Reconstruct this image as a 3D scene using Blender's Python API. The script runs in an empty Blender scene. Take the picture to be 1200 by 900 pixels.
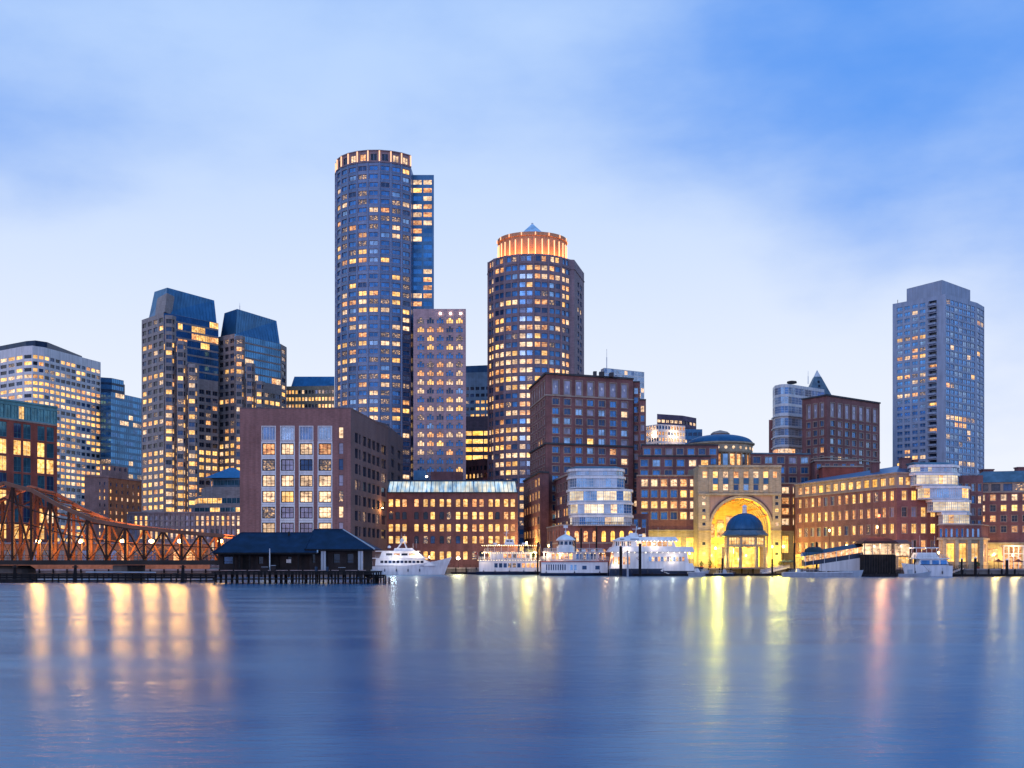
import bpy, bmesh, math, random
from mathutils import Vector, Matrix
from mathutils.bvhtree import BVHTree
R = math.radians
random.seed(11)
rnd = random.random
sc = bpy.context.scene
COL = sc.collection
# ------------------------------------------------------------------ camera, sky, light, exposure
F, H, HX, HY = 1400.0, 4.0, 600.0, 660.0        # focal length in photo pixels, eye height, horizon
cam_d = bpy.data.cameras.new('camera')
cam = bpy.data.objects.new('camera', cam_d); COL.objects.link(cam)
cam.location = (0, 0, H); cam.rotation_euler = (R(90), 0, 0)
cam_d.lens = 42.0; cam_d.sensor_width = 36.0; cam_d.shift_y = 0.175
cam_d.clip_start = 0.5; cam_d.clip_end = 9000
sc.camera = cam
sc.render.resolution_x, sc.render.resolution_y = 1024, 768
sc.view_settings.view_transform = 'Standard'; sc.view_settings.look = 'None'
sc.view_settings.exposure = 0.0; sc.view_settings.gamma = 1.0
sc.cycles.use_denoising = True
sc.cycles.max_bounces = 5; sc.cycles.diffuse_bounces = 2; sc.cycles.glossy_bounces = 3
sc.cycles.sample_clamp_indirect = 3.0; sc.cycles.caustics_reflective = False

SUN_EL, SUN_AZ = 9.0, 205.0       # afterglow low behind the camera, on its left
world = bpy.data.worlds.new('World'); sc.world = world; world.use_nodes = True
wt = world.node_tree; wt.nodes.clear()
def WN(t, **k):
    n = wt.nodes.new(t)
    for a, v in k.items(): setattr(n, a, v)
    return n
def WL(a, b): wt.links.new(a, b)
def wmath(op, a, b=None):
    n = WN('ShaderNodeMath', operation=op)
    for i, v in enumerate((a, b)):
        if v is None: continue
        if isinstance(v, (int, float)): n.inputs[i].default_value = v
        else: WL(v, n.inputs[i])
    return n.outputs[0]
def wmix(f, a, b):
    n = WN('ShaderNodeMix', data_type='RGBA')
    for i, v in ((0, f), (6, a), (7, b)):
        if isinstance(v, (int, float)): n.inputs[i].default_value = v
        elif isinstance(v, tuple): n.inputs[i].default_value = (*v, 1)
        else: WL(v, n.inputs[i])
    return n.outputs[2]
w_out = WN('ShaderNodeOutputWorld'); w_bg = WN('ShaderNodeBackground')
w_sky = WN('ShaderNodeTexSky', sky_type='NISHITA', sun_disc=False)
w_sky.sun_elevation = R(SUN_EL); w_sky.sun_rotation = R(SUN_AZ); w_sky.air_density = 1.0; w_sky.dust_density = 0.6; w_sky.ozone_density = 4.0
w_tc = WN('ShaderNodeTexCoord')
w_sep = WN('ShaderNodeSeparateXYZ'); WL(w_tc.outputs['Generated'], w_sep.inputs[0])
elev = w_sep.outputs[2]
def wnoise(scale, loc, detail, rough, sc_, rot=0.0):
    m = WN('ShaderNodeMapping'); WL(w_tc.outputs['Generated'], m.inputs[0])
    m.inputs['Scale'].default_value = sc_; m.inputs['Location'].default_value = loc; m.inputs['Rotation'].default_value = (0, rot, 0)
    n = WN('ShaderNodeTexNoise'); WL(m.outputs[0], n.inputs['Vector'])
    n.inputs['Scale'].default_value = scale; n.inputs['Detail'].default_value = detail; n.inputs['Roughness'].default_value = rough
    return n.outputs[0]
def wramp(fac, a, b):
    n = WN('ShaderNodeMapRange', interpolation_type='SMOOTHSTEP'); WL(fac, n.inputs[0])
    n.inputs[1].default_value = a; n.inputs[2].default_value = b
    return n.outputs[0]
# clear upper blue (taken from the sky model, deepened), soft cloud sheet over it, thick and pale towards the horizon
clear = wmix(0.8, w_sky.outputs[0], (1.2, 3.7, 10.4))
n_big = wnoise(2.1, (3.4, 0.6, 1.25), 3.0, 0.45, (1.0, 1.0, 1.7), 0.35)
n_str = wnoise(3.4, (0.3, 2.0, 0.4), 5.0, 0.5, (0.7, 0.7, 3.2), 0.45)
cov = wmath('ADD', wmath('MULTIPLY', n_big, 0.62), wmath('MULTIPLY', n_str, 0.38))
low = wramp(elev, 0.37, 0.16)
cov = wmath('ADD', cov, wmath('MULTIPLY', low, 0.40))
def wdir(px_, py_):
    v = Vector(((px_-HX)/F, 1.0, (HY-py_)/F)).normalized()
    n = WN('ShaderNodeVectorMath', operation='DOT_PRODUCT'); WL(w_tc.outputs['Generated'], n.inputs[0]); n.inputs[1].default_value = v
    return n.outputs['Value']
cov = wmath('SUBTRACT', cov, wmath('MULTIPLY', wramp(wdir(1230, 95), 0.93, 1.0), 0.34))     # the clear gap, upper right
cov = wmath('ADD', cov, wmath('MULTIPLY', wramp(wdir(640, 190), 0.93, 1.0), 0.08))
n_mot = wnoise(7.5, (1.2, 0.5, 0.3), 6.0, 0.55, (1.0, 1.0, 1.9), 0.4)
cov = wmath('ADD', cov, wmath('MULTIPLY', wmath('SUBTRACT', n_mot, 0.38), 0.34))
cov = wmath('SUBTRACT', cov, wmath('MULTIPLY', wramp(wdir(-60, 130), 0.955, 1.0), -0.03))
cloud = wramp(cov, 0.17, 0.76)
cl_col = wmix(wramp(elev, 0.05, 0.42), (8.8, 9.2, 10.1), (4.9, 6.75, 10.1))
skycol = wmix(cloud, clear, cl_col)
# the zenith, above the picture, is deeper blue
skycol = wmix(wmath('MULTIPLY', wramp(elev, 0.40, 0.75), 0.85), skycol, (0.9, 4.1, 9.3))
# the sky behind the camera is already darker
back = wramp(w_sep.outputs[1], 0.1, -0.9)
skycol = wmix(wmath('MULTIPLY', back, 0.62), skycol, (3.2, 5.6, 11.2))
WL(skycol, w_bg.inputs[0]); w_bg.inputs[1].default_value = 0.1
WL(w_bg.outputs[0], w_out.inputs[0])

sun_d = bpy.data.lights.new('sun', 'SUN'); sun = bpy.data.objects.new('sun', sun_d); COL.objects.link(sun)
sun_d.energy = 0.5; sun_d.angle = R(25); sun_d.color = (1.0, 0.76, 0.80)
_a = R(SUN_AZ)
sdir = Vector((math.sin(_a)*math.cos(R(SUN_EL)), math.cos(_a)*math.cos(R(SUN_EL)), math.sin(R(SUN_EL))))
sun.rotation_euler = (-sdir).to_track_quat('-Z', 'Y').to_euler()

# ------------------------------------------------------------------ materials
MATS = {}
def newmat(name):
    m = bpy.data.materials.new(name); m.use_nodes = True; MATS[name] = m
    nt = m.node_tree; nt.nodes.clear()
    o = nt.nodes.new('ShaderNodeOutputMaterial'); p = nt.nodes.new('ShaderNodeBsdfPrincipled')
    nt.links.new(p.outputs[0], o.inputs[0])
    return m, nt, p
def pos_noise(nt, scale, detail=3, sc_=(1, 1, 1)):
    g = nt.nodes.new('ShaderNodeNewGeometry'); mp = nt.nodes.new('ShaderNodeMapping')
    nt.links.new(g.outputs['Position'], mp.inputs[0]); mp.inputs['Scale'].default_value = sc_
    n = nt.nodes.new('ShaderNodeTexNoise'); nt.links.new(mp.outputs[0], n.inputs['Vector'])
    n.inputs['Scale'].default_value = scale; n.inputs['Detail'].default_value = detail
    return n.outputs[0]
def ramp(nt, fac, stops):
    r = nt.nodes.new('ShaderNodeValToRGB'); nt.links.new(fac, r.inputs[0])
    e = r.color_ramp.elements
    while len(e) < len(stops): e.new(0.5)
    for i, (p, c) in enumerate(stops): e[i].position = p; e[i].color = (*c, 1)
    return r.outputs[0]
def solid(name, c, rough=0.8, metal=0.0, var=0.25, scale=0.25, spec=0.3, streak=True, course=0.0):
    """a weathered surface: blotches, rain streaks and, for masonry, faint courses"""
    m, nt, p = newmat(name)
    n1 = pos_noise(nt, scale, 5)
    lo = tuple(x*(1-var) for x in c); hi = tuple(min(1, x*(1+var)) for x in c)
    col = ramp(nt, n1, [(0.3, lo), (0.7, hi)])
    if streak:
        n2 = pos_noise(nt, 1.0, 3, (0.9, 0.9, 0.06))
        mx = nt.nodes.new('ShaderNodeMix'); mx.data_type = 'RGBA'; mx.blend_type = 'MULTIPLY'
        mx.inputs[0].default_value = 0.5; nt.links.new(col, mx.inputs[6])
        nt.links.new(ramp(nt, n2, [(0.3, (0.62,)*3), (0.65, (1.1,)*3)]), mx.inputs[7]); col = mx.outputs[2]
    if course:
        n3 = pos_noise(nt, 1.0, 2, (course, course, course*4))
        mx = nt.nodes.new('ShaderNodeMix'); mx.data_type = 'RGBA'; mx.blend_type = 'MULTIPLY'
        mx.inputs[0].default_value = 0.6; nt.links.new(col, mx.inputs[6])
        nt.links.new(ramp(nt, n3, [(0.35, (0.72,)*3), (0.6, (1.08,)*3)]), mx.inputs[7]); col = mx.outputs[2]
    nt.links.new(col, p.inputs['Base Color'])
    p.inputs['Roughness'].default_value = rough; p.inputs['Metallic'].default_value = metal
    p.inputs['Specular IOR Level'].default_value = spec
    return m
def glass(name, c, metal=0.55, rough=0.09, var=0.35, scale=0.35):
    m, nt, p = newmat(name)
    n1 = pos_noise(nt, scale, 4)
    nt.links.new(ramp(nt, n1, [(0.35, tuple(x*(1-var) for x in c)), (0.65, tuple(min(1, x*(1+var)) for x in c))]), p.inputs['Base Color'])
    p.inputs['Metallic'].default_value = metal; p.inputs['Roughness'].default_value = rough
    g = nt.nodes.new('ShaderNodeBump'); g.inputs['Strength'].default_value = 0.04; g.inputs['Distance'].default_value = 0.2
    nt.links.new(pos_noise(nt, 0.5, 2), g.inputs['Height']); nt.links.new(g.outputs[0], p.inputs['Normal'])
    return m
def lit(name, stops, strength, scale=0.9, sc_=(1, 1, 1.6), sampling='NONE'):
    """a lit room behind glass: bright ceiling lights, darker furniture and blinds"""
    m, nt, p = newmat(name)
    n1 = pos_noise(nt, scale, 3, sc_)
    nt.links.new(ramp(nt, n1, stops), p.inputs['Emission Color'])
    n2 = pos_noise(nt, 0.16, 2, (1, 1, 1.3)); mr = nt.nodes.new('ShaderNodeMapRange'); nt.links.new(n2, mr.inputs[0])
    mr.inputs[1].default_value = 0.36; mr.inputs[2].default_value = 0.64; mr.inputs[3].default_value = strength*0.5; mr.inputs[4].default_value = strength*1.2
    nt.links.new(mr.outputs[0], p.inputs['Emission Strength'])
    p.inputs['Base Color'].default_value = (0.03, 0.03, 0.03, 1); p.inputs['Roughness'].default_value = 0.15
    m.cycles.emission_sampling = sampling
    return m
brick = solid('brick_rowes', (0.22, 0.10, 0.10), course=1.2)
brick_red = solid('brick_red', (0.33, 0.085, 0.06), course=1.2)
brick_brown = solid('brick_brown', (0.30, 0.15, 0.14), var=0.16, scale=0.12, course=0.8)
brick_brown_shade = solid('brick_brown_side_shade', (0.17, 0.12, 0.13), var=0.12, scale=0.1, course=0.8)  # darker copy of the brown brick, shade of its turned side in the colour
brick_mid = solid('brick_mid', (0.20, 0.095, 0.10), course=1.0)
brick_orange_lit = solid('brick_orange_lit', (0.60, 0.21, 0.10), course=1.0)  # orange brick, brightened: street light falling on it is put into the colour
brick_rose = solid('brick_rose', (0.42, 0.24, 0.22), course=1.0)
limestone = solid('limestone', (0.44, 0.37, 0.27), var=0.14, course=0.6)
stone_grey = solid('stone_grey', (0.34, 0.29, 0.29), var=0.14, course=0.5)
stone_pink = solid('stone_pink', (0.40, 0.285, 0.29), var=0.12, course=0.5)
stone_intl = solid('granite_tower_dusk_blue', (0.12, 0.185, 0.33), var=0.14, scale=0.12, course=0.4, rough=0.38, metal=0.3, spec=0.6)  # greyish granite with the blue dusk light put into its colour
stone_intl2 = solid('granite_tower_rose', (0.27, 0.19, 0.22), var=0.12, scale=0.12, course=0.4)
stone_slab = solid('granite_slab', (0.48, 0.31, 0.33), var=0.10, course=0.4)
white_conc = solid('white_concrete', (0.78, 0.72, 0.74), var=0.08)
conc = solid('tower_concrete', (0.33, 0.38, 0.50), var=0.10)
trim_stone = solid('trim_stone', (0.36, 0.28, 0.24), var=0.12)
trim_white = solid('trim_white', (0.75, 0.74, 0.76), var=0.08)
navy = solid('navy_metal', (0.025, 0.05, 0.10), rough=0.35, metal=0.4)
roof_blue = solid('roof_blue', (0.045, 0.17, 0.34), rough=0.32, metal=0.5, var=0.2, scale=0.2)
roof_slate = solid('roof_slate', (0.10, 0.16, 0.22), rough=0.5, metal=0.2)
roof_dark = solid('roof_dark', (0.06, 0.06, 0.07))
roof_pier = solid('roof_pier', (0.006, 0.022, 0.060), rough=0.6, var=0.3, scale=0.5, spec=0.15)
copper = solid('dome_copper', (0.025, 0.11, 0.24), rough=0.45, metal=0.4, var=0.15)
metal_blue = solid('blue_metal_panel', (0.06, 0.17, 0.32), rough=0.35, metal=0.4)
metal_teal = solid('teal_metal', (0.10, 0.28, 0.34), rough=0.4, metal=0.3)
metal_white = solid('white_metal', (0.62, 0.64, 0.68), rough=0.4, var=0.08)
chord_lamplit = solid('chord_lamplit', (0.22, 0.09, 0.055), rough=0.6, var=0.3)  # lighter rust: lamplight on the top chord is put into the colour
rust = solid('rusty_iron', (0.058, 0.023, 0.016), rough=0.7, var=0.5, scale=0.8, metal=0.2)
iron = solid('dark_iron', (0.035, 0.025, 0.022), rough=0.7, var=0.4)
timber_dark = solid('dark_timber', (0.012, 0.011, 0.013), rough=0.9, var=0.4, scale=1.0)
timber_wall = solid('old_wall', (0.026, 0.020, 0.022), rough=0.9, var=0.4, scale=0.6)
quay_stone = solid('quay_stone', (0.16, 0.14, 0.13), var=0.3)
paving = solid('paving', (0.20, 0.17, 0.15), var=0.2, streak=False)
boat_white = solid('boat_white', (0.80, 0.80, 0.82), rough=0.3, var=0.05, spec=0.5)
boat_navy = solid('boat_navy', (0.02, 0.03, 0.07), rough=0.3, spec=0.5)
boat_grey = solid('boat_grey', (0.42, 0.46, 0.52), rough=0.4, var=0.1)
boat_red = solid('boat_red', (0.30, 0.06, 0.05), rough=0.5)
canvas = solid('canvas', (0.70, 0.68, 0.70), rough=0.9, var=0.06)
canvas_red = solid('canvas_red', (0.16, 0.04, 0.04), rough=0.9)
canvas_green = solid('canvas_green', (0.03, 0.06, 0.08), rough=0.9)
skin = solid('skin', (0.45, 0.28, 0.2), var=0.05, streak=False)
cloth_dark = solid('cloth_dark', (0.04, 0.04, 0.06), streak=False)
leaf = solid('leaf_green', (0.06, 0.10, 0.03), rough=0.7, var=0.5, scale=1.5, streak=False)
bark = solid('bark', (0.06, 0.045, 0.035))
g_blue = glass('glass_blue', (0.06, 0.20, 0.46), metal=0.5)
g_deep = glass('glass_deep', (0.035, 0.075, 0.17), metal=0.4)
g_dark = glass('glass_dark', (0.022, 0.030, 0.055), metal=0.2)
g_curtain = glass('glass_curtain', (0.05, 0.20, 0.44), metal=0.65, scale=0.12)
g_teal = glass('glass_teal', (0.05, 0.17, 0.24), metal=0.5)
g_pale = glass('glass_pale', (0.30, 0.46, 0.66), metal=0.6, rough=0.15)
g_harbour = glass('glass_harbour', (0.09, 0.30, 0.68), metal=0.65)
g_white = glass('glass_white', (0.52, 0.62, 0.76), metal=0.3, rough=0.25, var=0.25)
g_blind = glass('glass_blind', (0.30, 0.30, 0.42), metal=0.1, rough=0.3)
L_yel = lit('room_yellow', [(0.28, (0.35, 0.13, 0.03)), (0.45, (1.0, 0.49, 0.11)), (0.66, (1.0, 0.64, 0.27))], 1.75)
L_warm = lit('room_warm', [(0.30, (0.16, 0.05, 0.02)), (0.48, (0.85, 0.33, 0.10)), (0.68, (1.0, 0.58, 0.26))], 1.5)
L_pale = lit('room_pale', [(0.33, (0.28, 0.16, 0.10)), (0.50, (1.0, 0.62, 0.33)), (0.66, (1.0, 0.74, 0.50))], 1.5)
L_dim = lit('room_dim', [(0.38, (0.035, 0.04, 0.07)), (0.52, (0.16, 0.11, 0.10)), (0.64, (0.95, 0.55, 0.26))], 1.2, scale=1.3)
L_cream = lit('room_cream', [(0.30, (0.62, 0.42, 0.26)), (0.50, (1.0, 0.78, 0.50)), (0.68, (1.0, 0.90, 0.72))], 1.2, scale=0.5)
L_sky = lit('skylight_lit', [(0.32, (0.16, 0.38, 0.75)), (0.45, (0.55, 0.80, 1.0)), (0.60, (1.0, 0.95, 0.78))], 0.95, scale=0.55, sc_=(1, 1, 0.15))
L_gold = lit('gold_hall', [(0.30, (0.8, 0.32, 0.04)), (0.50, (1.0, 0.50, 0.08)), (0.68, (1.0, 0.62, 0.18))], 2.2, scale=0.6)
def emit(name, c, s):
    m, nt, p = newmat(name)
    p.inputs['Emission Color'].default_value = (*c, 1); p.inputs['Emission Strength'].default_value = s
    p.inputs['Base Color'].default_value = (*c, 1)
    m.cycles.emission_sampling = 'NONE'
    return m
E_lamp = emit('lamp_glow', (1.0, 0.62, 0.25), 14)
E_white = emit('lamp_white', (1.0, 0.86, 0.62), 10)
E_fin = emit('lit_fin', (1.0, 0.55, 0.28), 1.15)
E_bulb = emit('bulb_glow', (1.0, 0.72, 0.36), 6)
E_red = emit('neon_red', (1.0, 0.14, 0.06), 7)

# ------------------------------------------------------------------ mesh helpers
def px(x, Y): return ((x-HX)/F*Y, Y)
def pz(y, Y): return H+(HY-y)/F*Y
def foot(pts, Y0):
    """plan corners from roof corners (photo x, roofline y) of one level roof; Y0 is the first listed depth"""
    k = (HY-pts[0][1])*Y0
    return [px(x, k/(HY-y)) for x, y in pts]
class MB:
    def __init__(s): s.v, s.f, s.m, s.mats, s.key = [], [], [], [], {}
    def vi(s, p):
        k = (round(p[0], 3), round(p[1], 3), round(p[2], 3))
        i = s.key.get(k)
        if i is None:
            i = len(s.v); s.v.append(k); s.key[k] = i
        return i
    def mi(s, m):
        if m not in s.mats: s.mats.append(m)
        return s.mats.index(m)
    def face(s, pts, m):
        idx = []
        for p in pts:
            i = s.vi(p)
            if not idx or (idx[-1] != i and idx[0] != i): idx.append(i)
        if len(idx) >= 3: s.f.append(idx); s.m.append(s.mi(m))
    def box(s, x0, x1, y0, y1, z0, z1, m):
        P = [(x, y, z) for z in (z0, z1) for x, y in ((x0, y0), (x1, y0), (x1, y1), (x0, y1))]
        for q in ((3, 2, 1, 0), (4, 5, 6, 7), (0, 1, 5, 4), (1, 2, 6, 5), (2, 3, 7, 6), (3, 0, 4, 7)): s.face([P[i] for i in q], m)
    def prism(s, poly, z0, z1, m, top=None, bottom=True):
        """poly counter-clockwise from above"""
        n = len(poly)
        for i in range(n):
            a, b = poly[i], poly[(i+1) % n]
            s.face([(*a, z0), (*b, z0), (*b, z1), (*a, z1)], m)
        s.face([(*p, z1) for p in poly], top or m)
        if bottom: s.face([(*p, z0) for p in reversed(poly)], m)
    def loft(s, A, za, B, zb, m, top=None):
        n = len(A)
        for i in range(n):
            j = (i+1) % n
            s.face([(*A[i], za), (*A[j], za), (*B[j], zb), (*B[i], zb)], m)
        s.face([(*p, zb) for p in B], top or m)
        s.face([(*p, za) for p in reversed(A)], m)
    def bar(s, a, b, w, m, h=None):
        """square bar between two 3D points"""
        a, b = Vector(a), Vector(b); d = b-a
        if d.length < 1e-4: return
        d.normalize(); up = Vector((0, 0, 1)) if abs(d.z) < 0.95 else Vector((0, 1, 0))
        x = d.cross(up).normalized(); y = x.cross(d).normalized(); x *= w/2; y *= (h or w)/2
        c = [a-x-y, a+x-y, a+x+y, a-x+y]; e = [b-x-y, b+x-y, b+x+y, b-x+y]
        s.face(c[::-1], m); s.face(e, m)
        for i in range(4):
            j = (i+1) % 4; s.face([c[i], c[j], e[j], e[i]], m)
    def lathe(s, prof, cx, cy, n, m, a0=0, a1=360, cap=True):
        full = a1-a0 >= 360; N = n if full else n+1
        ring = lambda r, z: [(cx+r*math.cos(R(a0+(a1-a0)*i/n)), cy+r*math.sin(R(a0+(a1-a0)*i/n)), z) for i in range(N)]
        rs = [ring(r, z) for r, z in prof]
        for k in range(len(rs)-1):
            for i in range(n):
                j = (i+1) % N; s.face([rs[k][i], rs[k][j], rs[k+1][j], rs[k+1][i]], m)
        if cap and full and prof[-1][0] > 0.01: s.face(rs[-1], m)
        if cap and full and prof[0][0] > 0.01: s.face(rs[0][::-1], m)
    def add(s, o, mat4):
        for f, mi in zip(o.f, o.m): s.face([mat4 @ Vector(o.v[i]) for i in f], o.mats[mi])
    def mesh(s, name, off=(0, 0, 0), smooth=False):
        me = bpy.data.meshes.new(name)
        me.from_pydata([(v[0]-off[0], v[1]-off[1], v[2]-off[2]) for v in s.v], [], s.f)
        for m in s.mats: me.materials.append(m)
        me.polygons.foreach_set('material_index', s.m)
        if smooth: me.polygons.foreach_set('use_smooth', [True]*len(s.f))
        me.update(); return me
    def build(s, name, parent=None, off=None, smooth=False):
        o = bpy.data.objects.new(name, s.mesh(name, off if off is not None else (0, 0, 0), smooth))
        COL.objects.link(o)
        if parent: o.parent = parent
        return o
def tag(o, label=None, cat=None, group=None, kind=None):
    if label: o['label'] = label
    if cat: o['category'] = cat
    if group: o['group'] = group
    if kind: o['kind'] = kind
    return o
def empty(name, loc, rz=0, label=None, cat=None, group=None):
    o = bpy.data.objects.new(name, None); COL.objects.link(o); o.location = loc; o.rotation_euler = (0, 0, rz); o.empty_display_size = 1
    return tag(o, label, cat, group)
def offset(path, d, closed=False):
    """move a plan polyline outward (to its right-hand side) by d"""
    n = len(path); out = []
    for i in range(n):
        P = Vector(path[i]); ns = []
        for a, b in ((i-1, i), (i, i+1)):
            if not closed and (a < 0 or b >= n): continue
            e = Vector(path[b % n])-Vector(path[a % n])
            if e.length > 1e-6: e.normalize(); ns.append(Vector((e.y, -e.x)))
        v = sum(ns, Vector((0, 0)))
        if v.length < 1e-6: v = ns[0]
        v.normalize(); c = max(0.35, v.dot(ns[0]))
        out.append(tuple(P+v*(d/c)))
    return out
def back_of(path, dx0, dy0, dx1=None, dy1=None):
    dx1 = dx0 if dx1 is None else dx1; dy1 = dy0 if dy1 is None else dy1
    (xa, ya), (xb, yb) = path[0], path[-1]
    return [(min(xb+dx1, xb*(yb+dy1)/yb-.2), yb+dy1), (max(xa+dx0, xa*(ya+dy0)/ya+.2), ya+dy0)]
def band(mb, path, z0, z1, proud, m):
    """a moulding that runs along a facade path, standing proud of it"""
    o = offset(path, proud); i = offset(path, -0.3)
    for a, b, c, d in zip(o[:-1], o[1:], i[:-1], i[1:]):
        mb.face([(*a, z0), (*b, z0), (*b, z1), (*a, z1)], m)
        mb.face([(*a, z1), (*b, z1), (*d, z1), (*c, z1)], m)
        mb.face([(*c, z0), (*d, z0), (*b, z0), (*a, z0)], m)
    mb.face([(*o[0], z0), (*o[0], z1), (*i[0], z1), (*i[0], z0)], m); mb.face([(*o[-1], z1), (*o[-1], z0), (*i[-1], z0), (*i[-1], z1)], m)

# ------------------------------------------------------------------ windows
WIN_CACHE = {}
def window_mb(style, w, h, pane, wall):
    """origin at the centre of the opening on the pane plane; outward is -y. st: dict of the window's make-up"""
    mb = MB(); st = STY[style]; d = st.get('d', 0.35); fm = st.get('fm', trim_stone); ft = st.get('ft', 0.08)
    x, z = w/2, h/2
    mb.face([(-x, 0, -z), (x, 0, -z), (x, 0, z), (-x, 0, z)], pane)
    if ft:
        y = -0.07; a, b = x-ft, z-ft
        mb.face([(-x, y, -z), (x, y, -z), (a, y, -b), (-a, y, -b)], fm); mb.face([(x, y, -z), (x, y, z), (a, y, b), (a, y, -b)], fm)
        mb.face([(x, y, z), (-x, y, z), (-a, y, b), (a, y, b)], fm); mb.face([(-x, y, z), (-x, y, -z), (-a, y, -b), (-a, y, b)], fm)
        for i in range(4):
            q = [(-a, -b), (a, -b), (a, b), (-a, b)]; p0, p1 = q[i], q[(i+1) % 4]
            mb.face([(p0[0], y, p0[1]), (p1[0], y, p1[1]), (p1[0], 0, p1[1]), (p0[0], 0, p0[1])], fm)
    mw = st.get('mw', 0.07)
    for i in range(1, st.get('nx', 1)):
        c = -x+w*i/st['nx']; mb.box(c-mw/2, c+mw/2, -0.10, -0.01, -z+ft, z-ft, fm)
    for zf in st.get('bars', ()):
        c = -z+h*zf; mb.box(-x+ft, x-ft, -0.085, -0.015, c-mw/2, c+mw/2, fm)
    if st.get('sx'):
        sx, sz, pr = st['sx'], st.get('sz', st['sx']), -d-0.06; sm = st.get('sm', trim_stone)
        for (a0, a1, b0, b1) in ((-x-sx, x+sx, -z-sz, -z), (-x-sx, x+sx, z, z+sz), (-x-sx, -x, -z, z), (x, x+sx, -z, z)):
            mb.box(a0, a1, pr, -d+0.02, b0, b1, sm)
    if st.get('arch'):
        r = st['arch']*h; y = -d
        for sgn in (-1, 1):
            pts = [(sgn*x, y, z-r)]
            for k in range(5):
                t = math.pi/2*k/4; pts.append((sgn*x*math.cos(t), y, z-r+r*math.sin(t)))
            pts.append((sgn*x, y, z))
            if sgn > 0: pts = pts[::-1]
            for k in range(1, len(pts)-2):
                pass
            c = (sgn*x, y, z); arc = [(sgn*x*math.cos(math.pi/2*k/4), y, z-r+r*math.sin(math.pi/2*k/4)) for k in range(5)]
            for k in range(4):
                mb.face([c, arc[k], arc[k+1]] if sgn < 0 else [c, arc[k+1], arc[k]], wall)
                a_, b_ = arc[k], arc[k+1]
                mb.face([a_, b_, (b_[0], 0, b_[2]), (a_[0], 0, a_[2])], wall)
    if st.get('pall'):
        y = -d; cw, ch = w*0.17, h*0.34
        for sgn in (-1, 1):
            a, b = sorted((sgn*cw, sgn*x))
            mb.box(a, b, y, -0.02, z-ch, z, wall)
        for sgn in (-1, 1): mb.box(sgn*cw-0.12, sgn*cw+0.12, -d*0.7, -0.02, -z, z-ch, st['sm'])
        mb.box(-x, x, -d-0.05, -0.02, -z-0.25, -z, st['sm'])
        for sgn in (-1, 1):
            a, b = sorted((sgn*cw, sgn*(x+0.3))); mb.box(a, b, -d-0.05, -0.02-d, z-ch, z-ch+0.25, st['sm'])
        mb.box(-cw-0.2, cw+0.2, -d-0.05, -0.02-d, z, z+0.28, st['sm'])
    if st.get('slats'):
        n = st['slats']
        for i in range(n):
            c = -x+ft+(w-2*ft)*(i+0.5)/n; mb.box(c-0.09, c+0.09, -0.2, -0.01, -z+ft, z-ft, st['slm'])
    if st.get('diamond'):
        r = min(w, h)*0.16
        mb.face([(0, -0.16, -r*1.5+0.2), (r, -0.16, 0.2), (0, -0.16, r*1.5+0.2), (-r, -0.16, 0.2)], trim_white)
    return mb
STY = {
    'plain':  dict(d=0.35, ft=0.08, fm=trim_stone, nx=2),
    'office': dict(d=0.45, ft=0.10, fm=stone_grey, nx=2),
    'dark':   dict(d=0.45, ft=0.10, fm=navy, nx=2),
    'white':  dict(d=0.40, ft=0.07, fm=trim_white, nx=1),
    'strip':  dict(d=0.45, ft=0.30, mw=0.16, fm=iron, nx=3, bars=(0.5,), sx=0.34, sz=0.72, sm=trim_white),
    'louvre': dict(d=0.45, ft=0.12, fm=trim_white, nx=1, slats=8, slm=trim_white, sx=0.28, sz=0.30, sm=trim_white),
    'narrow': dict(d=0.40, ft=0.10, fm=iron, nx=1, bars=(0.3,)),
    'rowes':  dict(d=0.40, ft=0.10, fm=trim_stone, nx=2, sx=0.24, sz=0.24, sm=trim_stone),
    'rowes2': dict(d=0.40, ft=0.08, fm=trim_stone, nx=2, bars=(0.55,), sx=0.14, sz=0.14, sm=trim_stone),
    'panel':  dict(d=0.35, ft=0.22, fm=trim_stone, nx=1, sx=0.26, sz=0.26, sm=trim_stone, diamond=1),
    'arch':   dict(d=0.45, ft=0.10, fm=iron, nx=1, bars=(0.5,), arch=0.16),
    'round':  dict(d=0.45, ft=0.10, fm=iron, nx=2, bars=(0.5,), arch=0.35),
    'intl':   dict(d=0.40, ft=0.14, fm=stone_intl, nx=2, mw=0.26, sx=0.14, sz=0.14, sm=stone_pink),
    'intl2':  dict(d=0.40, ft=0.10, fm=metal_blue, nx=1, bars=(0.72,)),
    'pall':   dict(d=0.40, ft=0.10, fm=metal_blue, nx=1, pall=1, sm=trim_stone),
    'curtain': dict(d=0.08, ft=0.06, fm=metal_blue, nx=2),
    'glassy': dict(d=0.12, ft=0.06, mw=.09, fm=metal_white, nx=3, bars=(0.33,0.67)),
    'teal':   dict(d=0.25, ft=0.12, fm=metal_teal, nx=2, bars=(0.35,)),
    'harbor': dict(d=0.30, ft=0.10, fm=conc, nx=2, mw=0.14, bars=(0.3,)),
    'store':  dict(d=0.40, ft=0.14, fm=trim_stone, nx=3, bars=(0.7,)),
    'balcony': dict(d=1.4, ft=0.0, fm=conc, nx=1),
}
BUILDINGS = []
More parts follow.
